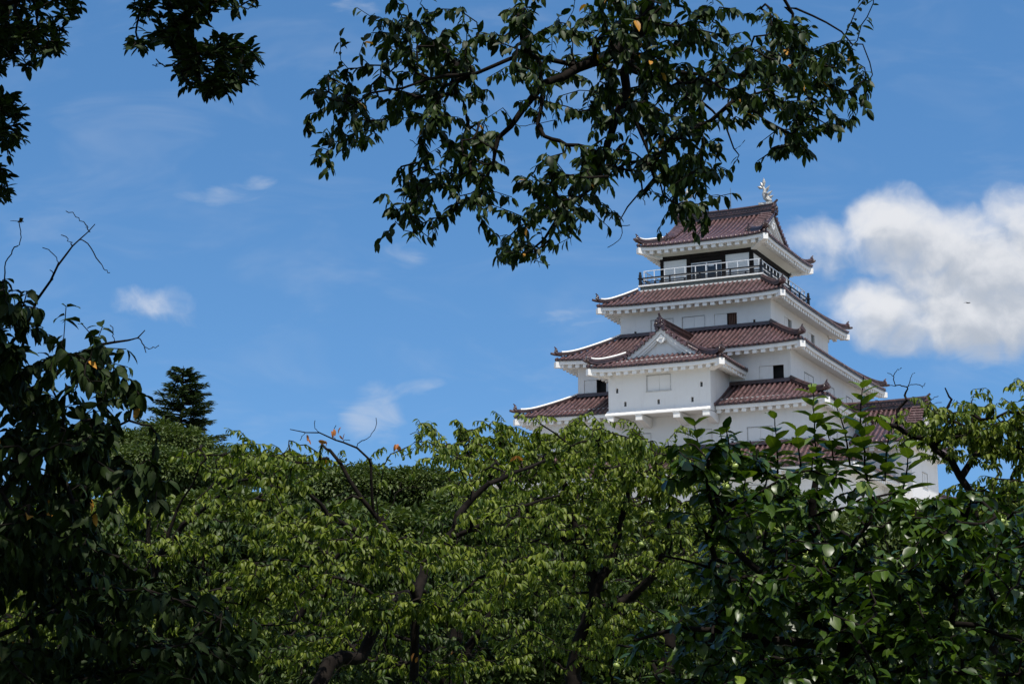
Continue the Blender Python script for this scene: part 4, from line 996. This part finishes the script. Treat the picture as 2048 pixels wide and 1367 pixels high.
# 4 the middle-distance cherries in the sun
def cherry(label, base, seed, limbs, polys, d0, d1, per=15, L=(.040, .078), droop=.7, autumn=.0005, group='sunlit cherry trees', span=.32, bark=BARK, mat='cherry', twig=.0024, bare=(), dens=1.5, clump=26, pad=.85, red=()):
    t = Tree('cherry_tree', label, 'tree', base, seed, group)
    for l in limbs: t.limb(*l)
    for poly, n in polys: t.grow(sample_poly(t.rng, poly, int(n * dens), d0, d1, clump, np.array((.25, .25, .06)) * pad), sag=.15)
    t.leaf_twigs(per=per, span=span, droop=droop, L=L, rnd=.32)
    for q in red:
        for k_ in range(2):
            t.lp.append(U(*q) + t.rng.normal(0, .02, 3)); t.ld.append(np.array([t.rng.normal(0, .8), t.rng.normal(0, .4), -1.0])); t.ln.append(np.array([0, -.8, .5]) + t.rng.normal(0, .4, 3)); t.ls.append(t.rng.uniform(.045, .075)); t.flag[len(t.lp) - 1] = t.rng.uniform(.75, 1)
    for poly, n in polys[:1]: t.grow(sample_poly(t.rng, poly, 34, d0, d0 + .5), bare=True, nodes=7, bow=.08, sag=.02, jit=.006)
    if len(bare): t.grow(np.array(Up(bare)), bare=True, nodes=7, bow=.08, sag=0, jit=.004)
    t.finish(LM[mat], bark=bark, autumn=autumn, arch=(.2, .85), fold=(.25, .65), twig_r=twig, wl=.35)
    return t
D2 = 12.0
cherry('sunlit central cherry tree with a dark forked trunk and red leaves on its top twigs', (U(832, 1398, D2)[0], U(832, 1398, D2)[1], 0), 21,
       [([(U(832, 1398, D2)[0], U(832, 1398, D2)[1], -.1)] + Up([(830, 1330, D2), (831, 1200, D2), (808, 1152, D2), (786, 1108, D2), (776, 1060, D2), (748, 1032, D2), (700, 960, D2), (660, 900, 12.1)]), .055, .012),
        (Up([(786, 1108, D2), (756, 1092, 11.9), (724, 1072, 11.8), (690, 1045, 11.7), (640, 1010, 11.6), (600, 960, 11.6)]), .032, .010),
        (Up([(831, 1200, D2), (850, 1150, 12.2), (892, 1080, 12.3), (920, 1028, 12.4), (948, 992, 12.5), (976, 968, 12.5), (1030, 944, 12.6), (1090, 920, 12.8)]), .042, .010),
        (Up([(900, 1076, 12.3), (940, 1056, 12.3), (1000, 1028, 12.4), (1060, 1008, 12.5), (1120, 990, 12.6)]), .022, .008),
        ([(U(640, 1398, 11)[0] - .2, 11.2, -.1)] + Up([(640, 1370, 11.4), (728, 1312, 11.8), (756, 1250, 12.0), (790, 1205, 12.2), (840, 1180, 12.6)]), .085, .03, False),
        (Up([(748, 1032, D2), (745, 960, 12), (735, 915, 12), (690, 885, 12), (640, 868, 12), (580, 858, 12)]), .012, .003)],
       [([(540, 920), (640, 915), (760, 920), (860, 905), (900, 940), (1000, 930), (1080, 1000), (1080, 1150), (1040, 1250), (1010, 1420), (560, 1420), (540, 1250), (530, 1050)], 560),
        ([(560, 900), (600, 905), (560, 925)], 6), ([(840, 880), (900, 890), (900, 910), (850, 905)], 8)],
       11.0, 13.6, red=[(617, 872, 12), (668, 862, 12), (690, 874, 12), (676, 860, 12), (645, 882, 12), (788, 889, 12), (797, 890, 12), (1037, 905, 12.2), (833, 1307, 11.2)], bare=[(630, 840, 12), (752, 835, 12), (728, 880, 12), (820, 868, 12), (700, 880, 12), (672, 850, 12), (600, 880, 12)])
cherry('sunlit cherry tree with pale arching leaves and slim fork below the far conifer', (U(310, 1398, 13.5)[0], U(310, 1398, 13.5)[1], 0), 22,
       [([(U(310, 1398, 13.5)[0], U(310, 1398, 13.5)[1], -.1)] + Up([(312, 1300, 13.5), (312, 1145, 13.5), (298, 1080, 13.5), (288, 1000, 13.5), (290, 950, 13.4)]), .06, .012),
        (Up([(312, 1145, 13.5), (330, 1090, 13.5), (365, 1050, 13.4), (420, 1010, 13.3), (480, 960, 13.2)]), .035, .01),
        (Up([(330, 1100, 13.5), (345, 1040, 13.5), (360, 1000, 13.5), (400, 930, 13.4)]), .018, .006),
        (Up([(312, 1250, 13.5), (220, 1180, 13.2), (120, 1120, 13), (40, 1050, 13)]), .035, .01), (Up([(312, 1220, 13.5), (420, 1180, 13.2), (540, 1170, 13)]), .03, .01)],
       [([(-40, 1010), (60, 990), (230, 930), (330, 925), (440, 915), (540, 925), (590, 980), (600, 1420), (-60, 1420)], 600), ([(440, 895), (520, 895), (560, 915), (460, 920)], 16)],
       12.2, 15.0)
D3 = 19.0
cherry('taller sunlit cherry tree standing before the keep, its crown reaching the second roof eave', (U(1140, 1398, D3)[0], U(1140, 1398, D3)[1], 0), 23,
       [([(U(1140, 1398, D3)[0], U(1140, 1398, D3)[1], -.1)] + Up([(1150, 1330, D3), (1180, 1230, D3), (1190, 1180, D3), (1170, 1100, D3), (1140, 1030, D3), (1120, 940, D3), (1080, 890, D3)]), .15, .02),
        (Up([(1190, 1180, D3), (1230, 1100, D3), (1245, 1030, D3), (1260, 950, 18.8)]), .07, .015), (Up([(1180, 1230, D3), (1280, 1180, 18.8), (1330, 1090, 18.5), (1340, 1000, 18.5)]), .07, .015),
        (Up([(1170, 1100, D3), (1080, 1040, 18.7), (1010, 980, 18.6), (950, 920, 18.5), (920, 880, 18.5)]), .05, .012)],
       [([(925, 870), (1000, 860), (1090, 870), (1170, 850), (1240, 870), (1320, 905), (1390, 930), (1420, 1000), (1420, 1200), (1300, 1300), (1150, 1330), (1010, 1300), (980, 1050), (930, 940)], 620),
        ([(910, 850), (960, 850), (950, 880), (915, 870)], 16), ([(1170, 838), (1215, 842), (1200, 860), (1160, 855)], 9), ([(935, 872), (1010, 862), (1090, 870), (1180, 858), (1250, 880), (1330, 905), (1410, 912), (1430, 985), (1200, 975), (940, 940)], 260)],
       17.0, 21.0, per=16, L=(.062, .100), span=.45, twig=.0034, dens=2.0, pad=1.1, clump=14)
cherry('right hand cherry tree with a thick leaning limb in front of the wing roof', (U(1990, 1398, 13)[0], U(1990, 1398, 13)[1], 0), 24,
       [([(U(1990, 1398, 13)[0], U(1990, 1398, 13)[1], -.1)] + Up([(1985, 1250, 13), (1960, 1080, 13), (1925, 950, 13), (1875, 895, 13), (1830, 870, 13), (1790, 852, 13), (1755, 838, 13)]), .07, .016),
        (Up([(1790, 852, 13), (1798, 820, 13), (1808, 790, 13), (1815, 778, 13)]), .016, .006), (Up([(1870, 890, 13), (1890, 850, 13), (1900, 800, 13), (1890, 775, 13)]), .02, .005),
        (Up([(1925, 950, 13), (1960, 900, 13.2), (2010, 850, 13.3), (2060, 800, 13.3)]), .03, .006), (Up([(1870, 888, 13), (1900, 870, 12.9), (1930, 875, 12.8)]), .018, .005)],
       [([(1850, 800), (1880, 790), (1920, 800), (1945, 830), (1960, 880), (1930, 880), (1890, 860), (1830, 830)], 75), ([(1960, 870), (2000, 820), (2100, 790), (2100, 1000), (1990, 980), (1950, 920)], 170), ([(1930, 960), (2100, 930), (2100, 1060), (1930, 1060)], 90), ([(1830, 840), (1880, 860), (1850, 870)], 8),
        ([(1880, 960), (1950, 950), (2100, 980), (2100, 1150), (1920, 1100)], 80), ([(1995, 785), (2030, 775), (2100, 770), (2100, 800), (2000, 810)], 16)],
       12.4, 13.8, bare=[(1803, 735, 13), (1790, 745, 13), (1830, 745, 13), (1820, 760, 13), (1783, 770, 13), (1850, 765, 13), (1760, 770, 13), (1765, 815, 13), (1775, 745, 13), (1845, 775, 13), (1750, 800, 13)])
# further cherries closing the view between the trunks
for i, (lab, px, d, x0, x1, ytop) in enumerate([
        ('shaded cherry tree filling the gap behind the two sunlit cherries on the left', 520, 24.0, 250, 800, 985),
        ('cherry tree behind the central forked trunk, only its lower crown showing', 900, 25.0, 650, 1150, 1000),
        ('cherry tree in the dark hollow between the tall sunlit cherry and the persimmon', 1330, 26.0, 1080, 1560, 1010),
        ('cherry tree behind the persimmon under the white wing', 1750, 25.0, 1500, 2150, 1000),
        ('cherry tree far left behind the dark shaded branches', 100, 24.0, -200, 380, 985)]):
    b = U(px, 1398, d)
    cherry(lab, (b[0], b[1], 0), 40 + i,
           [([(b[0], b[1], -.1), (b[0], b[1], 1.4)] + [tuple(np.array([b[0] + .1, b[1], 2.4]))], .16, .10), ([(b[0], b[1], 1.5), tuple(U(px - 150, 1120, d)), tuple(U(px - 220, 1050, d))], .08, .02), ([(b[0], b[1], 1.7), tuple(U(px + 150, 1120, d)), tuple(U(px + 210, 1050, d))], .08, .02)],
           [([(x0 + 60, ytop + 60), ((x0 + x1) / 2 - 60, ytop), ((x0 + x1) / 2 + 80, ytop + 10), (x1 - 60, ytop + 60), (x1, 1200), (x1 - 20, 1440), (x0 + 20, 1440), (x0, 1200)], 460)],
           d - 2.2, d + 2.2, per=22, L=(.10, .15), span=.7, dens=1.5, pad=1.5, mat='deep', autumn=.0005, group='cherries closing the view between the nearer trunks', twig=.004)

# 5 the persimmon on the right
t = Tree('persimmon_tree', 'persimmon tree with glossy dark leaves, green fruit and upright leafy shoots at lower right', 'tree', (U(1690, 1398, 9)[0], U(1690, 1398, 9)[1], 0), 31)
bx, by = U(1690, 1398, 9)[:2]
t.limb([(bx, by, -.1), (bx + .02, by, .8)] + Up([(1700, 1340, 9), (1680, 1220, 9), (1640, 1100, 9), (1625, 1000, 9), (1640, 930, 9)]), .085, .014)
t.limb(Up([(1690, 1290, 9), (1560, 1190, 8.8), (1460, 1080, 8.8), (1430, 980, 8.8)]), .035, .01); t.limb(Up([(1685, 1250, 9), (1800, 1150, 9), (1880, 1050, 9), (1960, 1000, 9)]), .035, .01)
t.limb(Up([(1695, 1320, 9), (1850, 1260, 8.6), (1960, 1250, 8.4), (2040, 1280, 8.3)]), .03, .008); t.limb(Up([(1690, 1300, 9), (1500, 1270, 8.6), (1370, 1250, 8.5), (1270, 1280, 8.5)]), .03, .008)
t.limb(Up([(1660, 1150, 9), (1740, 1040, 9), (1735, 960, 9)]), .016, .006)
t.limb(Up([(1560, 1190, 8.8), (1420, 1130, 8.4), (1320, 1110, 8.3)]), .014, .005)
r_ = t.rng
for poly, n in [([(1340, 1130), (1400, 1050), (1420, 985), (1500, 1000), (1560, 990), (1640, 945), (1700, 965), (1790, 985), (1860, 1030), (2100, 1020), (2100, 1420), (1240, 1420), (1280, 1280)], 430), ([(1395, 915), (1460, 905), (1490, 940), (1400, 960)], 26),
                ([(1850, 1000), (2100, 940), (2100, 1420), (1900, 1420)], 90), ([(1560, 1150), (1850, 1130), (2000, 1420), (1450, 1420)], 110)]:
    t.grow(sample_poly(r_, poly, int(n * 1.9), 7.9, 10.2, 6, (.11, .17, .05)), sag=.06)
t.leaf_twigs(per=8, span=.28, droop=.5, spread=.85, L=(.052, .102), rnd=.34, upn=1.0)
shoots = [[(1640, 960), (1632, 880), (1622, 765)], [(1735, 960), (1722, 850), (1727, 752)], [(1555, 950), (1552, 880), (1549, 825)], [(1455, 950), (1450, 900), (1440, 858)], [(1700, 930), (1690, 860), (1668, 795)], [(1770, 960), (1778, 880), (1785, 835)], [(1600, 960), (1598, 900), (1590, 850)], [(1805, 980), (1815, 930), (1822, 885)], [(1410, 950), (1395, 890), (1388, 840)], [(1520, 960), (1510, 920), (1500, 880)], [(1670, 950), (1664, 900), (1650, 850)]]
for sh in shoots:
    d = r_.uniform(8.7, 9.2); pth = [U(a, b, d) for a, b in sh]; t.limb(pth, .006, .0022, step=.06, wob=.004)
    P = smooth_path(pth, .03, r_, .002); Lh = np.linalg.norm(pth[-1] - pth[0]); n = int(Lh / .021)
    for i in range(n):
        f = (i + .5) / n; q = P[int(f * (len(P) - 1))]; a = i * 2.4 + r_.uniform(-.3, .3)
        t.lp.append(q); t.ld.append(np.array([math.cos(a), math.sin(a), .55 + .5 * f - r_.uniform(0, .5)])); t.ln.append(np.array([-.5 * math.cos(a), -.5 * math.sin(a), 1.0])); t.ls.append((.175 - .085 * f) * r_.uniform(.85, 1.2)); t.flag[len(t.lp) - 1] = min(.9, .25 + .6 * f * r_.uniform(.6, 1.1))
t.finish(LM['persimmon'], wl=.56, arch=(.05, .45), fold=(.1, .45), autumn=.02, twig_r=.0032)
fm = mat_simple('green_persimmon', (.27, .34, .08), .35, .2, 12)
def fruit_mesh():
    mb = MB(); N = 12; rows = []
    for i in range(9):
        th = math.pi * i / 8; rr = math.sin(th) * (1 + .04 * math.cos(4 * 0)); rows.append([(.026 * rr * (1 + .05 * math.cos(4 * 2 * math.pi * j / N)) * math.cos(2 * math.pi * j / N), .026 * rr * (1 + .05 * math.cos(4 * 2 * math.pi * j / N)) * math.sin(2 * math.pi * j / N), -.023 * math.cos(th)) for j in range(N + 1)])
    mb.grid(rows)
    for q in range(4):
        a = q * math.pi / 2; mb.add([(0, 0, .027), (.022 * math.cos(a - .5), .022 * math.sin(a - .5), .024), (.034 * math.cos(a), .034 * math.sin(a), .031), (.022 * math.cos(a + .5), .022 * math.sin(a + .5), .024)], [(0, 1, 2, 3)])
    mb.tube([(0, 0, .024), (.003, 0, .05)], [.004, .003], 5)
    return mb
f0 = fruit_mesh().build('fruit', fm, t.root, smooth=True)
for i, (px, py) in enumerate([(1412, 913), (1435, 955), (1452, 973), (1458, 972), (1470, 932), (1303, 1025), (1315, 1068), (1283, 1088), (1357, 1151), (1450, 1120), (1456, 1135), (1452, 1141), (1285, 1233), (1233, 1330), (1375, 1232), (1596, 1135), (1630, 1122), (1612, 1115), (1767, 1220), (1912, 1312), (2003, 1042), (1996, 1055), (2010, 1048), (2013, 1216), (1983, 1320)]):
    o = f0 if i == 0 else f0.copy()
    if i: COL.objects.link(o); o.parent = t.root
    o.location = tuple(U(px, py, 8.15 if i % 3 else 8.5) - t.base); k = r_.uniform(.5, .7); o.scale = (k, k, k); o.rotation_euler = (r_.uniform(-.5, .5), r_.uniform(-.5, .5), r_.uniform(0, 6))

# 6 far conifer and the round trees at its foot
d = 80.0
top = U(367, 732, d); b = np.array([top[0], top[1], 0.0])
t = Tree('conifer_tree', 'tall dark conifer with tiered flat branches rising far off on the left', 'tree', (b[0], b[1], 0), 51)
t.limb([(b[0], b[1], -.1), (b[0], b[1], 9), tuple(top)], .35, .03, step=.6, wob=.02)
r_ = t.rng; H = top[2]
nl = []
for i in range(230):
    z = H - .15 - (i / 230) ** .9 * 5.6; f = (H - z) / 5.6
    L = (.25 + 3.1 * f ** .85) * r_.uniform(.5, 1.1); a = r_.uniform(0, 2 * math.pi); p0 = np.array([b[0], b[1], z])
    tipz = .30 * L * (1 - f) + r_.normal(0, .06); path = [p0 + np.array([math.cos(a) * L * s, math.sin(a) * L * s, tipz * s - .10 * L * math.sin(s * math.pi) * f]) for s in np.linspace(0, 1, 6)]
    t.limb([tuple(q) for q in path], .035, .01, step=.3, wob=.01)
    for q in range(int(18 + 46 * L)):
        s = r_.uniform(.18, 1.0) ** .8; p = path[0] + (path[-1] - path[0]) * s; p = p + np.array([0, 0, -.10 * L * math.sin(s * math.pi) * f + r_.normal(0, .03)])
        lat = np.array([-math.sin(a), math.cos(a), 0]) * r_.choice([-1, 1])
        t.lp.append(p); t.ld.append(np.array([math.cos(a), math.sin(a), 0]) * .8 + lat * r_.uniform(.2, 1.0) + np.array([0, 0, r_.uniform(-.25, .3)])); t.ln.append(np.array([0, 0, 1.]) + r_.normal(0, .3, 3)); t.ls.append(r_.uniform(.28, .5) * (1 - .35 * s))
t.finish(LM['needle'], wl=.24, arch=(-.1, .3), autumn=0, fold=(.0, .3))
def round_tree(label, px, d, blobs, seed, leafL=(.10, .18), n=3600, mat='far', group='round trees behind the cherries'):
    b = U(px, blobs[0][1], d); t = Tree('broadleaf_tree', label, 'tree', (b[0], b[1], 0), seed, group); r_ = t.rng
    zc = U(px, blobs[0][1], d)[2]
    t.limb([(b[0], b[1], -.1), (b[0], b[1], zc * .45), (b[0] + .1, b[1], zc * .8)], .22, .1, step=.5)
    cl = []
    for (cx, cy, rx, ry) in blobs:
        c = U(cx, cy, d); k = d / FPX
        for i in range(max(8, int(n * rx * ry / 260000 * 10))):
            v = norm(r_.normal(0, 1, 3)) * r_.uniform(.45, 1.0) ** .5
            cl.append(c + v * np.array([rx * k, rx * k, ry * k]))
    t.grow(np.array(cl), nodes=3)
    for c in cl:
        for q in range(42):
            v = norm(r_.normal(0, 1, 3)); p = c + v * r_.uniform(.1, 1) * np.array([.5, .5, .28]) * (d / 60)
            t.lp.append(p); t.ld.append(v + np.array([0, 0, -.2])); t.ln.append(v * .4 + np.array([0, 0, 1.]) + r_.normal(0, .3, 3)); t.ls.append(r_.uniform(*leafL) * d / 60)
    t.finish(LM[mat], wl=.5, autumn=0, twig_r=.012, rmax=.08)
round_tree('dense dark tree at the foot of the far conifer', 355, 68, [(350, 893, 70, 30), (322, 868, 30, 20), (400, 900, 30, 16)], 61)
round_tree('pale olive tree crown below the conifer, behind the left cherry', 270, 44, [(290, 945, 130, 44), (200, 930, 70, 36), (380, 945, 90, 34)], 62)
round_tree('low dark tree to the left of the conifer behind the shaded leaves', 225, 72, [(225, 895, 70, 30), (285, 885, 30, 18)], 63)
round_tree('low far tree right of the conifer over the left cherry', 470, 60, [(470, 935, 90, 26), (560, 945, 70, 26)], 64)
round_tree('pale far tree in the gap below the red leaved twigs', 760, 50, [(700, 985, 130, 50), (840, 985, 90, 46)], 65)
for i_, cx in enumerate((-60, 200, 460, 720, 980, 1240, 1520, 1800, 2080)):
    round_tree('one of the dark trees filling the far background below the nearer crowns', cx, 38 + 2 * (i_ % 3), [(cx, 1070 + 25 * (i_ % 2), 165, 80), (cx + 40, 1220, 180, 110), (cx - 20, 1360, 180, 90)], 70 + i_, leafL=(.2, .34), n=1900, group='dark trees filling the far background')

# unseen trees added behind the camera to block sky light from the near trees
rg = np.random.default_rng(99)
for i_, gx in enumerate((-13, -8.5, -4, .5, 5, 9.5)):
    t = Tree('broadleaf_tree', 'unseen leafy tree added behind the viewpoint to block sky light', 'tree', (gx, -7.5, 0), 90 + i_, 'unseen light blocking trees behind the viewpoint'); r_ = t.rng
    t.limb([(gx, -7.5, -.1), (gx + .2, -7.5, 2.5), (gx, -7.4, 6)], .2, .06, step=.4)
    c = np.stack([r_.normal(gx, 1.5, 110), r_.normal(-7.5, 1.0, 110), r_.uniform(.8, 9.0, 110)], 1); t.grow(c, nodes=4)
    for q in c:
        for k_ in range(34):
            v = norm(r_.normal(0, 1, 3)); t.lp.append(q + v * r_.uniform(.1, .8)); t.ld.append(v + np.array([0, 0, -.4])); t.ln.append(np.array([0, 0, 1.]) + r_.normal(0, .5, 3)); t.ls.append(r_.uniform(.2, .32))
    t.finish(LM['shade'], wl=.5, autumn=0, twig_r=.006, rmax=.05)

# 7 small creatures
mb = MB(); bm_ = mat_simple('dark_feathers', (.03, .03, .035), .6, .3, 30)
mb.tube([(-.16, 0, 0), (-.08, 0, .01), (.02, 0, .015), (.11, 0, .01), (.15, 0, .012), (.19, 0, .005)], [.008, .03, .042, .032, .026, .004], 8)
for s in (-1, 1):
    P = [[(.07, s * .02, .03), (.10, s * .20, .09), (.03, s * .34, .05), (-.06, s * .46, -.01)], [(-.05, s * .02, .025), (-.02, s * .20, .08), (-.05, s * .33, .04), (-.09, s * .46, -.015)], [(.01, s * .02, .018), (.04, s * .20, .072), (-.01, s * .33, .034), (-.07, s * .46, -.018)]]
    mb.grid(P, True)
mb.add([(-.15, .01, 0), (-.15, -.01, 0), (-.28, -.05, -.005), (-.28, .05, -.005), (-.2, 0, .012)], [(0, 1, 4), (1, 2, 4), (2, 3, 4), (3, 0, 4), (0, 3, 2, 1)])
o = mb.build('bird', bm_, None, tuple(U(1935, 606, 160)), smooth=True); o.rotation_euler = (.25, 0, .35); o.scale = (1.15,) * 3
tag(o, 'small dark bird gliding in front of the big white cloud', 'bird')
mb = MB()
mb.tube([(-.028, 0, 0), (-.018, 0, .001), (0, 0, .0015), (.008, 0, .003), (.016, 0, .003), (.021, 0, .002)], [.0008, .0012, .0013, .0032, .0028, .001], 7)
for s in (-1, 1):
    for x in (.012, .006):
        mb.hexa([(x - .003, s * .002, .004), (x + .003, s * .002, .004), (x + .004, s * .034, .006), (x - .005, s * .034, .006)], [(x - .003, s * .002, .0046), (x + .003, s * .002, .0046), (x + .004, s * .034, .0066), (x - .005, s * .034, .0066)])
for s in (-1, 1): mb.tube([(.010, s * .001, .001), (.012, s * .004, -.006)], .0004, 4)
o = mb.build('dragonfly', mat_simple('dragonfly_brown', (.05, .03, .02), .4, .3, 200), None, tuple(U(36, 443, 6.3)), smooth=False); o.rotation_euler = (0, 0, .4)
tag(o, 'tiny dragonfly perched on a bare twig tip at upper left', 'dragonfly')
